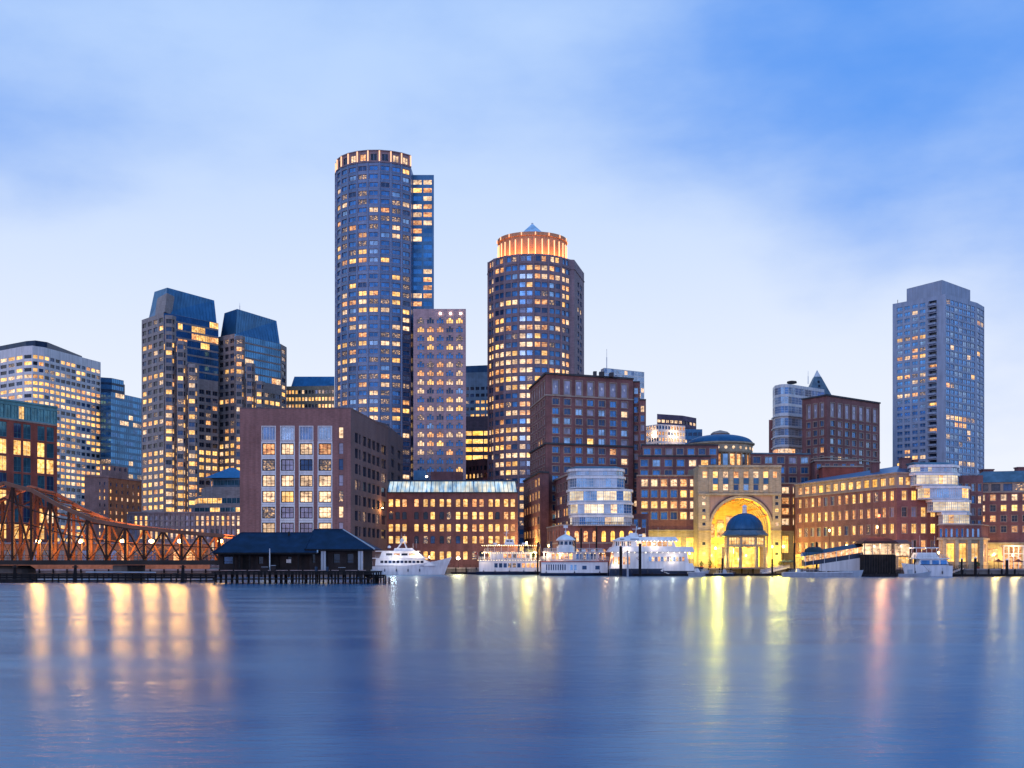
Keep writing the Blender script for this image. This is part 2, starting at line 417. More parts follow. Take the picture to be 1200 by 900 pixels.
class Building:
    def __init__(s, name, label, base, group=None, cat='building'):
        s.root = empty(name, (base[0], base[1], GZ), 0, label, cat, group); s.off = (base[0], base[1], GZ)
        s.walls = MB(); s.roofs = MB(); s.trims = MB(); s.wins = []; s.extra = []
        BUILDINGS.append(s)
    def part(s, name, mb, smooth=False): s.extra.append((name, mb, smooth)); return mb
    def facade(s, A, B, z0, z1, us, vs, wall, style='plain', lit=0.3, pal=None, rowvar=0.25, skip=None):
        """a wall from A to B with real openings: us/vs are lists of opening extents in metres along/up"""
        A, B = Vector(A), Vector(B); L = (B-A).length; u = (B-A)/L; nrm = Vector((u.y, -u.x))
        st = STY[style]; d = st.get('d', 0.35); mb = s.walls
        pal = pal or PAL
        us = [(max(0.02, a), min(L-0.02, b)) for a, b in us if b-a > 0.05]; vs = [v for v in vs if v[0] > z0+0.01 and v[1] < z1-0.005]
        xs = [0.0]; ux = []
        for a, b in us: xs += [a, b]
        xs.append(L)
        zz = [z0]
        for a, b in vs: zz += [a, b]
        zz.append(z1)
        P = lambda a, z, k=0.0: (A.x+u.x*a-nrm.x*k, A.y+u.y*a-nrm.y*k, z)
        rot = math.atan2(u.y, u.x)
        for j in range(len(zz)-1):
            hole_r = j % 2 == 1
            if hole_r:
                f = (zz[j]-z0)/max(1e-3, z1-z0); base = lit(f) if callable(lit) else lit
                pr = base+rowvar*(rnd()-0.5)*2*(1 if base > 0 else 0); prev = rnd() < pr
            for i in range(len(xs)-1):
                if xs[i+1]-xs[i] < 1e-3 or zz[j+1]-zz[j] < 1e-3: continue
                a, b, c, e = xs[i], xs[i+1], zz[j], zz[j+1]
                if hole_r and i % 2 == 1 and not (skip and skip(i//2, j//2)):
                    mb.face([P(a, c), P(b, c), P(b, c, d), P(a, c, d)], wall); mb.face([P(a, e, d), P(b, e, d), P(b, e), P(a, e)], wall)
                    mb.face([P(a, c), P(a, c, d), P(a, e, d), P(a, e)], wall); mb.face([P(b, c, d), P(b, c), P(b, e), P(b, e, d)], wall)
                    if rnd() > 0.60: prev = rnd() < pr
                    pane = pick(pal[1]) if prev else pick(pal[0])
                    s.wins.append((style, round(b-a, 2), round(e-c, 2), pane, wall, P((a+b)/2, (c+e)/2, d), rot, nrm))
                else:
                    mb.face([P(a, c), P(b, c), P(b, e), P(a, e)], wall)
    def grid(s, A, B, z0, z1, rh, cols, wall, wx=((0.15, 0.85),), wz=(0.25, 0.85), pad=(0, 0), top=0.0, **k):
        """regular bays: floors of height rh counted down from z1-top"""
        L = (Vector(B)-Vector(A)).length; cw = (L-pad[0]-pad[1])/max(1, cols)
        us = [(pad[0]+cw*(c+a), pad[0]+cw*(c+b)) for c in range(cols) for a, b in wx]
        n = int((z1-top-z0)/rh+1e-6); zb = z1-top-n*rh
        vs = [(zb+rh*(r+wz[0]), zb+rh*(r+wz[1])) for r in range(n)]
        s.facade(A, B, z0, z1, us, vs, wall, **k)
    def vol(s, path, back, z0, z1, specs, wall, roof=None, parapet=0.0, bottom=False):
        """closed volume: facade spec per front edge (None = blank wall), blank back, a roof"""
        full = list(path)+list(back); n = len(full)
        for i in range(n):
            a, b = full[i], full[(i+1) % n]
            sp = specs[i] if i < len(specs) and i < len(path)-1+len(back) else None
            if sp is None: s.walls.face([(*a, z0), (*b, z0), (*b, z1), (*a, z1)], wall)
            else:
                for q in (sp if isinstance(sp, list) else [sp]):
                    q = dict(q); a0 = q.pop('z0', z0); a1 = q.pop('z1', z1)
                    if q.pop('blank', False): s.walls.face([(*a, a0), (*b, a0), (*b, a1), (*a, a1)], q.get('wall', wall)); continue
                    q.setdefault('wall', wall)
                    if 'us' in q: s.facade(a, b, a0, a1, **q)
                    else: s.grid(a, b, a0, a1, **q)
        zr = z1-parapet
        s.roofs.face([(*p, zr-0.02) for p in (offset(full, -0.02, True) if not parapet else offset(full, -0.4, True))], roof or roof_dark)
        if parapet:
            inn = offset(full, -0.4, True)
            for i in range(n):
                j = (i+1) % n
                s.walls.face([(*full[i], z1), (*full[j], z1), (*inn[j], z1), (*inn[i], z1)], wall)
                s.walls.face([(*inn[j], zr-0.02), (*inn[i], zr-0.02), (*inn[i], z1), (*inn[j], z1)], wall)
        if bottom: s.walls.face([(*p, z0) for p in reversed(full)], wall)
def pick(lst):
    t = rnd()*sum(w for _, w in lst)
    for m, w in lst:
        t -= w
        if t <= 0: return m
    return lst[-1][0]
PAL = ([(g_deep, 3), (g_blue, 2), (g_dark, 1), (L_dim, 1)], [(L_yel, 4), (L_warm, 2), (L_pale, 3), (L_dim, 1)])
PAL_BLUE = ([(g_blue, 6), (g_deep, 2), (g_pale, 1), (L_dim, 1)], [(L_pale, 3), (L_yel, 2), (L_warm, 2)])
PAL_DARK = ([(g_dark, 4), (g_deep, 2), (L_dim, 1)], [(L_yel, 5), (L_pale, 2), (L_warm, 2)])
PAL_GOLD = ([(g_dark, 2), (g_blind, 2), (L_warm, 2)], [(L_yel, 6), (L_warm, 3), (L_gold, 2)])
PAL_ROWES = ([(g_blue, 5), (g_deep, 3), (g_pale, 1.5), (g_blind, 1)], [(L_yel, 3), (L_pale, 3), (L_warm, 2)])
PAL_INTL = ([(g_blue, 6), (g_deep, 1), (g_pale, 1)], [(L_pale, 2), (L_yel, 2), (L_warm, 1), (L_dim, 4)])
GZ = 2.2
def finish_buildings():
    for b in BUILDINGS:
        for name, mb in (('wall', b.walls), ('roof', b.roofs), ('trim', b.trims)):
            if mb.f: mb.build(name, b.root, b.off)
        for name, mb, sm in b.extra:
            if mb.f: mb.build(name, b.root, b.off, sm)
    # which windows does the camera see: those become parts of their own, the largest 100 per building
    V, T = [], []
    for b in BUILDINGS:
        for mb in [b.walls, b.roofs]+[m for _, m, _ in b.extra]:
            o = len(V); V += [Vector(v) for v in mb.v]; T += [[i+o for i in f] for f in mb.f]
    bvh = BVHTree.FromPolygons(V, T); C = Vector((0, 0, H))
    for b in BUILDINGS:
        rk = []
        for w in b.wins:
            p = Vector(w[5]); n = Vector((w[7].x, w[7].y, 0)); q = p+n*(STY[w[0]].get('d', 0.3)+0.3); dv = C-q; D = dv.length
            u = HX+F*q.x/q.y; v = HY-F*(q.z-H)/q.y
            sc_ = 0
            if -5 < u < 1205 and v > -5 and dv.dot(n) > 0:
                hit = bvh.ray_cast(q, dv.normalized(), D-3)
                if hit[0] is None: sc_ = w[1]*w[2]*dv.normalized().dot(n)/(D*D)
            rk.append((sc_, id(w), w))
        rk.sort(key=lambda t: -t[0])
        vis = sum(1 for t in rk if t[0] > 0)
        if len(rk) <= 100: solo, rest = rk, []
        else:
            k = min(100, vis); solo, rest = rk[:k], rk[k:]
        for _, _, (sty, w, h, pane, wall, p, rot, n) in solo:
            key = (sty, w, h, pane.name, wall.name)
            if key not in WIN_CACHE: WIN_CACHE[key] = [window_mb(sty, w, h, pane, wall), None]
            e = WIN_CACHE[key]
            if e[1] is None: e[1] = e[0].mesh('window')
            o = bpy.data.objects.new('window', e[1]); COL.objects.link(o); o.parent = b.root
            o.location = (p[0]-b.off[0], p[1]-b.off[1], p[2]-b.off[2]); o.rotation_euler = (0, 0, rot)
        if rest:
            big = MB()
            for _, _, (sty, w, h, pane, wall, p, rot, n) in rest:
                key = (sty, w, h, pane.name, wall.name)
                if key not in WIN_CACHE: WIN_CACHE[key] = [window_mb(sty, w, h, pane, wall), None]
                big.add(WIN_CACHE[key][0], Matrix.Translation(p) @ Matrix.Rotation(rot, 4, 'Z'))
            tag(big.build('window', b.root, b.off), kind='stuff')

def point(parent, loc, watts, color=(1.0, 0.6, 0.28), r=0.3):
    l = bpy.data.lights.new('bulb_or_fill_light', 'POINT'); l.energy = watts*1.7; l.color = color; l.shadow_soft_size = r
    o = bpy.data.objects.new('bulb_or_fill_light', l); COL.objects.link(o); o.location = loc; o.parent = parent
    return o

# ------------------------------------------------------------------ setting: water, quay, street
def make_water():
    m, nt, p = newmat('harbour_water')
    p.inputs['Base Color'].default_value = (0.0, 0.075, 0.22, 1)
    p.inputs['IOR'].default_value = 1.38; p.inputs['Specular IOR Level'].default_value = 0.7; p.inputs['Specular Tint'].default_value = (0.50, 0.80, 1, 1)
    g = nt.nodes.new('ShaderNodeNewGeometry')
    def nz(scale, det, s3):
        mp = nt.nodes.new('ShaderNodeMapping'); nt.links.new(g.outputs['Position'], mp.inputs[0]); mp.inputs['Scale'].default_value = s3
        n = nt.nodes.new('ShaderNodeTexNoise'); nt.links.new(mp.outputs[0], n.inputs['Vector'])
        n.inputs['Scale'].default_value = scale; n.inputs['Detail'].default_value = det; n.inputs['Roughness'].default_value = 0.6
        return n.outputs[0]
    r = nt.nodes.new('ShaderNodeMapRange'); nt.links.new(nz(0.09, 3, (0.35, 1.6, 1)), r.inputs[0])
    r.inputs[1].default_value = 0.35; r.inputs[2].default_value = 0.68; r.inputs[3].default_value = 0.20; r.inputs[4].default_value = 0.27
    nt.links.new(r.outputs[0], p.inputs['Roughness'])
    b = nt.nodes.new('ShaderNodeBump'); b.inputs['Strength'].default_value = 0.26; b.inputs['Distance'].default_value = 0.05
    nt.links.new(nz(1.6, 6, (0.55, 1.3, 1)), b.inputs['Height'])
    b2 = nt.nodes.new('ShaderNodeBump'); b2.inputs['Strength'].default_value = 0.2; b2.inputs['Distance'].default_value = 0.25
    nt.links.new(nz(0.16, 3, (0.8, 1.1, 1)), b2.inputs['Height']); nt.links.new(b.outputs[0], b2.inputs['Normal'])
    nt.links.new(b2.outputs[0], p.inputs['Normal'])
    # tinted mirror over a blue-green body, mixed by angle
    gl = nt.nodes.new('ShaderNodeBsdfGlossy'); gl.inputs['Anisotropy'].default_value = -0.45; tg = nt.nodes.new('ShaderNodeCombineXYZ'); tg.inputs[0].default_value = 1.0; nt.links.new(tg.outputs[0], gl.inputs['Tangent']); gl.inputs['Color'].default_value = (0.68, 0.90, 1.0, 1)
    df = nt.nodes.new('ShaderNodeBsdfDiffuse'); df.inputs['Color'].default_value = (0.0, 0.115, 0.29, 1)
    fr = nt.nodes.new('ShaderNodeFresnel'); fr.inputs['IOR'].default_value = 1.38; nt.links.new(b2.outputs[0], fr.inputs['Normal'])
    mx = nt.nodes.new('ShaderNodeMixShader'); sh = nt.nodes.new('ShaderNodeMath'); sh.operation = 'MULTIPLY'; sh.inputs[1].default_value = 0.74; nt.links.new(fr.outputs[0], sh.inputs[0]); nt.links.new(sh.outputs[0], mx.inputs[0]); nt.links.new(df.outputs[0], mx.inputs[1]); nt.links.new(gl.outputs[0], mx.inputs[2])
    nt.links.new(r.outputs[0], gl.inputs['Roughness']); nt.links.new(b2.outputs[0], gl.inputs['Normal'])
    nt.links.new(mx.outputs[0], [n for n in nt.nodes if n.type == 'OUTPUT_MATERIAL'][0].inputs[0]); nt.nodes.remove(p)
    return m
wmb = MB(); wm = make_water()
wmb.face([(-5000, -400, 0), (5000, -400, 0), (5000, 8000, 0), (-5000, 8000, 0)], wm)
tag(wmb.build('water'), kind='structure')
shore = [(-900, 345), px(428, 345), px(433, 470), px(628, 470), px(645, 398), px(746, 398), px(758, 428), px(922, 428), px(932, 372), px(1120, 366), (900, 366)]
gmb = MB()
gmb.prism(shore+[(900, 4000), (-900, 4000)], -3, GZ-0.06, quay_stone, top=paving)
tag(gmb.build('ground'), kind='structure')
rmb = MB()
rmb.face([(-880, 520, GZ-0.05), (880, 520, GZ-0.05), (880, 545, GZ-0.05), (-880, 545, GZ-0.05)], roof_dark)
for i in range(60): rmb.face([(-440+i*15, 532.3, GZ-0.045), (-434+i*15, 532.3, GZ-0.045), (-434+i*15, 532.6, GZ-0.045), (-440+i*15, 532.6, GZ-0.045)], trim_white)
tag(rmb.build('road'), kind='structure')
kmb = MB(); band(kmb, shore, GZ-0.35, GZ+0.12, 0.25, stone_grey)
for a, b in zip(shore[:-1], shore[1:]):
    a, b = Vector(a), Vector(b); L = (b-a).length; n = int(min(L, 320)/4); u = (b-a)/L; nn = Vector((u.y, -u.x))
    s0 = a if a.x > -800 else b-u*320
    for i in range(n):
        q = s0+u*(i*4+2)+nn*0.25; kmb.box(q.x-0.2, q.x+0.2, q.y-0.2, q.y+0.2, -2.5, GZ+0.1, timber_dark)
tag(kmb.build('quay_kerb'), kind='structure')

# ------------------------------------------------------------------ buildings, far to near
def roof_boxes(b, lst, Y, zroof, m=roof_dark, name='roof_unit'):
    for x0, x1, ytop, dp in lst:
        mb = MB(); a, _ = px(x0, Y); c, _ = px(x1, Y); mb.box(a, c, Y+3, Y+3+dp, zroof-0.3, pz(ytop, Y), m); b.part(name, mb)
def mast(b, x, Y, z0, ytop, w=0.3):
    mb = MB(); X, _ = px(x, Y); z1 = pz(ytop, Y); mb.bar((X, Y, z0), (X, Y, z0+(z1-z0)*0.6), w, metal_white); mb.bar((X, Y, z0+(z1-z0)*0.6), (X, Y, z1), w*0.45, metal_white)
    b.part('antenna', mb)

# white rounded office tower at the left edge
P = foot([(38, 405), (-70, 424), (18, 407.5), (27, 405.8), (38, 405), (52, 407), (118, 424.5)], 650)[1:]
b = Building('office_tower', 'white concrete office tower with rounded corner at the left edge', P[3])
z1 = pz(405, 650); k = dict(rh=3.55, wx=((.10, .90),), wz=(.26, .82), top=4.2, style='white', lit=0.56, rowvar=0.35, pal=PAL_DARK)
b.vol(P, back_of(P, 10, 50), GZ, z1, [dict(cols=10, **k), dict(cols=1, **k), dict(cols=1, **k), dict(cols=2, **k), dict(cols=11, **k)], white_conc)
m = MB(); Q = [(x, y+4) for x, y in P]; Q[-1] = (Q[-1][0]-11, Q[-1][1]-4); m.prism(Q+back_of(Q, 10, 30), z1, z1+3.6, navy); b.part('penthouse', m)

# blue glass block behind it
b = Building('glass_tower', 'blue glass office block between the white tower and the stone twin towers', px(131, 700))
k = dict(rh=3.9, wx=((.02, .98),), wz=(.30, .97), style='curtain', rowvar=0.5, pal=([(g_curtain, 8), (g_blue, 2)], [(L_pale, 3), (L_dim, 3), (g_curtain, 2)]))
P = foot([(118, 460), (130, 459), (166, 467)], 700)
b.vol(P, back_of(P, 5, 40), GZ, pz(460, 700), [dict(cols=2, lit=.2, **k), dict(cols=7, lit=lambda f: .25 if f > .55 else .75, **k)], metal_blue)
P = foot([(117, 442), (131, 443), (145, 446)], 704)
b.vol(P, back_of(P, 5, 30), pz(461, 704), pz(442, 704), [dict(cols=2, lit=0, **k), dict(cols=3, lit=0, **k)], navy)

# red brick and teal glass building, left edge
P = [(px(-80, 376)[0], 376), px(67, 420)]
b = Building('brick_office', 'red brick office building with teal glass bays and a glazed top floor', P[1])
zt = pz(478, 420); zb = pz(498.5, 420)
L_ = (Vector(P[1])-Vector(P[0])).length
k = dict(wall=metal_teal, z0=zb, z1=zt, rh=5.2, cols=9, top=0.7, wx=((.04, .47), (.53, .96)), wz=(.05, .9), style='teal', pal=([(g_teal, 3)], [(L_yel, 1)]), lit=0.35)
k2 = dict(z1=zb, rh=5.7, cols=5, top=0.6, wx=((.14, .46), (.54, .86)), wz=(.05, .93), style='teal', pal=([(g_teal, 5), (g_deep, 1)], [(L_yel, 3), (L_pale, 1)]), lit=0.28)
b.vol(P, back_of(P, -30, 45, -45, 40), GZ, zt, [[k, k2]], brick_red)
band(b.trims, P, zt-0.1, zt+0.5, 0.4, metal_teal); band(b.trims, P, zb-0.3, zb+0.2, 0.2, trim_stone)

# brick block with penthouse
P = foot([(127, 557.5), (99, 556), (127, 557.5), (166, 562.5)], 520)[1:]
b = Building('brick_block', 'terracotta brick block with small square windows beside the stone twin towers', P[1])
zt = pz(557.5, 520)
b.vol(P, back_of(P, 5, 25), GZ, zt, [dict(rh=3.1, cols=2, pad=(6, .5), top=2, wx=((.3, .6),), wz=(.25, .75), style='white', lit=.5, wall=brick_rose), dict(rh=3.1, cols=6, top=2, wx=((.3, .62),), wz=(.25, .75), style='white', lit=.3, wall=brick_orange_lit)], brick_orange_lit, parapet=0.7)
Q = foot([(117, 546), (119, 545), (150, 549)], 526)
b.vol(Q, back_of(Q, 3, 12), zt-1, pz(545, 526), [None, dict(rh=3.1, cols=5, wx=((.3, .7),), wz=(.3, .8), style='white', lit=.3)], brick_rose)
band(b.trims, P, zt-0.8, zt+0.05, 0.3, brick_rose)

# stone twin towers with blue mansards
def mansard(b, base, zb, top, zt, m=roof_blue, panel=None):
    mb = MB(); mb.loft(base, zb, top, zt, m); b.part('mansard_roof', mb)
    for i in (1,):
        a, c, d, e = Vector((*base[i], zb)), Vector((*base[i+1], zb)), Vector((*top[i+1], zt)), Vector((*top[i], zt))
        r = MB()
        for t in [j/16 for j in range(1, 16)]:
            p0, p1 = a.lerp(c, t), e.lerp(d, t); r.bar(p0+Vector((0, -.05, 0)), p1+Vector((0, -.05, 0)), 0.12, m)
        b.part('seam', r)
b = Building('stone_tower', 'stone office tower with bay windows and the taller blue mansard roof', px(192, 600))
Y0 = 600; sw = dict(rh=3.92, wz=(.20, .78), style='office', rowvar=0.3, pal=PAL_DARK)
lf = lambda f: 0.9 if f < 0.44 else (0.5 if f < 0.58 else 0.28)
P = foot([(192, 366), (166, 375), (192, 366), (256, 379)], Y0)[1:]
zt = pz(366, Y0); zm = pz(448, Y0)
b.vol(P, back_of(P, 6, 40), GZ, zt, [dict(cols=4, wx=((.14, .86),), lit=lf, top=1.5, **sw),
      [dict(z0=zm, z1=zt, rh=3.92, cols=12, wx=((.0, 1.0),), wz=(.2, .98), style='curtain', lit=.22, rowvar=.4, pal=([(g_curtain, 1)], [(L_yel, 3), (L_warm, 1)])),
       dict(z1=zm, cols=8, wx=((.12, .88),), lit=lf, **sw)]], stone_grey)
base = foot([(192, 365.5), (174, 374), (192, 365.5), (254, 379)], Y0+1)[1:]; base += back_of(base, 5, 30)
top = foot([(196, 337), (181, 342), (196, 337), (251, 352)], Y0+5)[1:]; top += back_of(top, 4, 22)
mansard(b, base, zt+0.05, top, pz(337, Y0+5))
m = MB(); q = [Vector((*px(x, Y0+d), 0)) for x, d in ((181.5, 11), (193, -1.5))]
m.loft([(q[0].x, q[0].y), (q[1].x, q[1].y), (q[1].x+2, q[1].y+10), (q[0].x+2, q[0].y+10)], zt, [(q[0].x+.5, q[0].y+2), (q[1].x+.5, q[1].y+2), (q[1].x+2, q[1].y+10), (q[0].x+2, q[0].y+10)], pz(343, Y0), stone_grey); b.part('chimney_panel', m)
def bay(b, x0, x1, Y, ytop, dep=3.0, wall=stone_grey, lit=lf, zb=GZ, sty='office'):
    a, c = px(x0, Y), px(x1, Y+1.2); w = c[0]-a[0]
    path = [(a[0], a[1]+dep), (a[0]+w*.2, a[1]), (c[0]-w*.2, c[1]), (c[0], c[1]+dep)]
    z1 = pz(ytop, Y); kk = dict(rh=3.92, wz=(.20, .78), style=sty, rowvar=0.3, pal=PAL_DARK, lit=lit, top=1.0)
    b.vol(path, [], zb, z1, [dict(cols=1, wx=((.3, .98),), **kk), dict(cols=1, wx=((.02, .98),), **kk), dict(cols=1, wx=((.02, .6),), **kk)], wall, roof=stone_grey)
bay(b, 191, 204.5, 596, 369); bay(b, 205, 217.5, 597, 399); bay(b, 218, 231.5, 598, 426)
b = Building('stone_tower', 'stone office tower with blue mansard, the shorter one of the stone twins', px(275, 625))
Y0 = 625
P = foot([(275, 391), (250, 396), (275, 391), (329, 403), (336, 407)], Y0)[1:]
zt = pz(391, Y0); zm = pz(452, Y0)
b.vol(P, back_of(P, 6, 36), GZ, zt, [dict(cols=4, wx=((.14, .86),), lit=lf, top=1.5, **sw),
      [dict(z0=zm, z1=zt, rh=3.92, cols=10, wx=((.0, 1.0),), wz=(.2, .98), style='curtain', lit=.25, rowvar=.4, pal=([(g_curtain, 1)], [(L_pale, 3), (L_warm, 1)])),
       dict(z1=zm, cols=8, wx=((.1, .9),), lit=lf, **sw)],
      dict(cols=1, wx=((.2, .8),), lit=.5, top=1.5, **sw)], stone_grey)
base = foot([(276, 390), (258, 396), (276, 390), (328, 402)], Y0+1)[1:]; base += back_of(base, 5, 28)
top = foot([(278, 362), (263, 367), (278, 362), (324, 376)], Y0+4)[1:]; top += back_of(top, 4, 22)
mansard(b, base, zt+0.05, top, pz(362, Y0+4))
bay(b, 274, 286, 621, 393); bay(b, 286.5, 297.5, 622, 425); bay(b, 298, 309, 623, 446)
mast(b, 281, 630, pz(363, 630), 355)
# pilastered podium and stepped pavilion with pyramid roof
P = [px(150, 470), px(282, 470)]
b = Building('podium_building', 'low pinkish stone building with pilasters behind the bridge', P[0])
zt = pz(600, 470)
b.vol(P, back_of(P, 0, 20), GZ, zt, [dict(rh=5.2, cols=22, top=0.8, wx=((.25, .75),), wz=(.12, .86), style='white', lit=lambda f: .55, pal=([(g_blind, 1), (g_dark, 1)], [(L_warm, 1), (L_yel, 1), (L_pale, 1)]))], stone_pink, parapet=.6)
band(b.trims, P, zt-0.6, zt+0.1, 0.4, stone_pink); band(b.trims, P, pz(611, 470), pz(609.5, 470), 0.25, stone_pink)
for i in range(23):
    x = P[0][0]+(P[1][0]-P[0][0])*i/22; b.trims.box(x-.35, x+.35, P[0][1]-.35, P[0][1]-.01, GZ, zt-.7, stone_pink)
b = Building('pavilion_building', 'stepped pavilion with blue pyramid roof and lit window bands', px(262, 500))
for x0, x1, y1, y0, Y in ((224, 300, 592, 603, 498), (228, 300, 581, 592, 504), (236, 300, 571, 581, 508), (246, 300, 560, 571, 512)):
    P = [(px(x0, Y+12)[0], Y+12), px(x0+4, Y), px(x1, Y-4)]
    w_ = roof_slate if y1 < 565 else stone_grey
    b.vol(P, back_of(P, 3, 14), pz(y0, Y) if y0 < 600 else GZ, pz(y1, Y), [dict(rh=3.7, cols=3, wx=((.05, .95),), wz=(.12, .72), style='curtain', lit=.85 if y1 > 565 else 0, pal=PAL_GOLD), dict(rh=3.7, cols=12, wx=((.04, .96),), wz=(.12, .72), style='curtain', lit=.9 if y1 > 565 else .05, pal=([(g_teal, 1)], [(L_yel, 1)]))], w_)
c = px(272, 518); m = MB(); r = px(300, 510)[0]-px(246, 510)[0]
m.loft([(c[0]-r/2, c[1]-9), (c[0]+r/2, c[1]-9), (c[0]+r/2, c[1]+9), (c[0]-r/2, c[1]+9)], pz(560.5, 512), [(c[0]-1, c[1]-1), (c[0]+1, c[1]-1), (c[0]+1, c[1]+1), (c[0]-1, c[1]+1)], pz(547, 512), roof_blue); b.part('pyramid_roof', m)

# cream office with blue mansard between the twins and the round tower
P = foot([(322, 453), (392, 452)], 690)
b = Building('mansard_office', 'cream office building with a low blue mansard left of the tall round tower', P[0])
zt = pz(453, 690)
b.vol(P, back_of(P, 0, 35), GZ, zt, [dict(rh=4.1, cols=9, top=1.2, wx=((.10, .44), (.56, .90)), wz=(.22, .75), style='white', lit=.75, pal=PAL_DARK)], limestone)
q = [px(341, 692), px(392, 692)]; q += back_of(q, 0, 20); q2 = [px(345, 696), px(392, 696)]; q2 += back_of(q2, 0, 10)
m = MB(); m.loft(q, zt+.02, q2, pz(441, 695), roof_blue); b.part('mansard_roof', m)

# low brick range behind the bridge
P = [px(-60, 372), px(246, 372)]
b = Building('shop_row', 'low brick row with warm lit shopfronts seen through the iron bridge', px(120, 372))
b.vol(P, back_of(P, 0, 12), GZ, pz(636, 372), [dict(rh=5.4, cols=20, top=.8, wx=((.15, .85),), wz=(.08, .72), style='store', lit=.45, rowvar=0, pal=([(g_dark, 3), (g_deep, 1)], [(L_warm, 4), (L_gold, 1), (L_pale, 1)]))], brick_orange_lit, parapet=.4)
band(b.trims, P, pz(636, 372)-.4, pz(636, 372)+.1, .4, stone_pink)
# tall round tower
D = 600; rr = 22.0; cx = px(445, D)[0]
def arc(cx, cy, r, a0, a1, n): return [(cx+r*math.sin(R(a0+(a1-a0)*i/n)), cy-r*math.cos(R(a0+(a1-a0)*i/n))) for i in range(n+1)]
P = arc(cx, D, rr, -97, 50, 10)
b = Building('round_tower', 'tallest round office tower with a ring of lit fins at its top', (cx, D-rr))
zc = pz(189.5, D-rr); zt = pz(176, D-rr)
li = lambda f: .08 if f > .90 else (.40 if f > .58 else (.5 if f > .2 else .3))
k = dict(rh=4.03, top=1.0, cols=1, wx=((.13, .87),), wz=(.24, .80), style='intl', lit=li, rowvar=.28, pal=PAL_INTL)
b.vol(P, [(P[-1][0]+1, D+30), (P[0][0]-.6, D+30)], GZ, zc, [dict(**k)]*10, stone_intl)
Q = arc(cx, D, rr-.6, -97, 50, 10)
b.vol(Q, [(Q[-1][0]-1, D+6), (Q[0][0]+1, D+6)], zc-.2, zt, [dict(rh=5.0, cols=1, wx=((.22, .78),), wz=(.15, .80), top=.4, style='intl', lit=.35, pal=([(g_dark, 1)], [(L_warm, 1), (L_pale, 1)]))]*10, stone_intl2)
band(b.trims, Q, zt-.05, zt+.35, .5, stone_intl2); band(b.trims, P, zc-.3, zc+.3, .35, stone_intl2)
for i, q in enumerate(offset(Q, .5)):
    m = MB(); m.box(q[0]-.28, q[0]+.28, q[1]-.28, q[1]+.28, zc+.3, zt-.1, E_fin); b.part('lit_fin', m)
P2 = [px(481, 594), px(508.5, 594)]
b.vol(P2, back_of(P2, 0, 34), GZ, pz(205, 594), [dict(rh=4.03, top=1.6, cols=2, pad=(1, .6), wx=((.08, .92),), wz=(.2, .78), style='curtain', lit=.55, rowvar=.3, pal=([(g_curtain, 1)], [(L_pale, 2), (L_yel, 1), (L_warm, 1)]))], metal_blue)
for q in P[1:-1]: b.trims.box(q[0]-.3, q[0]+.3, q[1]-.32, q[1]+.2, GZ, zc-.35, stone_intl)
# granite slab with arched windows
P = [px(484.5, 575), px(546, 575)]
b = Building('slab_tower', 'mauve granite slab tower with arched three-part windows', P[0])
b.vol([(P[0][0], 583)]+P, back_of(P, 0, 30)[:1]+[(P[0][0], 605)], GZ, pz(362, 575), [None, dict(rh=4.22, top=3.4, cols=5, pad=(1.2, .8), wx=((.15, .85),), wz=(.16, .80), style='pall', lit=lambda f: .35 if f > .8 else .62, rowvar=.4, pal=PAL_BLUE)], stone_slab)
for i in range(3):
    m = MB(); X, _ = px(516+12*i, 575); m.box(X-.45, X+.45, 574.5, 574.97, pz(368.5, 575), pz(366.5, 575), E_white); b.part('wall_lamp', m)
# towers seen through the gap
P = [px(538, 760), px(575, 756)]
b = Building('grey_tower', 'grey-blue tower with dark sloping top between the slab and the second round tower', P[0])
zt = pz(437, 760)
b.vol(P, back_of(P, 0, 30), GZ, zt, [dict(rh=4.3, cols=6, top=8, wx=((.15, .85),), wz=(.25, .72), style='dark', lit=lambda f: .4 if f < .85 else .05, rowvar=.5, pal=PAL_DARK)], solid('tower_slate', (.16, .22, .30)))
q = P+back_of(P, 0, 30); m = MB(); m.loft(q, zt, [(x+(2 if i in (0, 3) else -2), y+(2 if i < 2 else -2)) for i, (x, y) in enumerate(q)], pz(428.5, 760), navy); b.part('sloping_top', m)
P = [px(540, 680), px(580, 678)]
b = Building('lit_office', 'office with bright yellow window bands glimpsed between slab and second round tower', P[0])
b.vol(P, back_of(P, 0, 24), GZ, pz(488, 680), [dict(rh=4.6, cols=3, top=7.5, wx=((.04, .96),), wz=(.25, .80), style='curtain', lit=.92, rowvar=.05, pal=([(g_dark, 1)], [(L_yel, 1), (L_gold, 1)]))], stone_intl2)
P = [px(536, 625), px(566, 610), px(600, 618)]
b = Building('arcaded_block', 'low brown brick block with arcade at the foot of the second round tower', P[0])
b.vol(P, back_of(P, 0, 20), GZ, pz(539, 618), [dict(rh=3.9, cols=7, top=2.6, wx=((.22, .78),), wz=(.2, .8), style='round', lit=.18, pal=PAL_DARK), dict(rh=3.9, cols=6, top=2.6, wx=((.22, .78),), wz=(.2, .8), style='round', lit=.35, pal=PAL_DARK)], brick_mid)

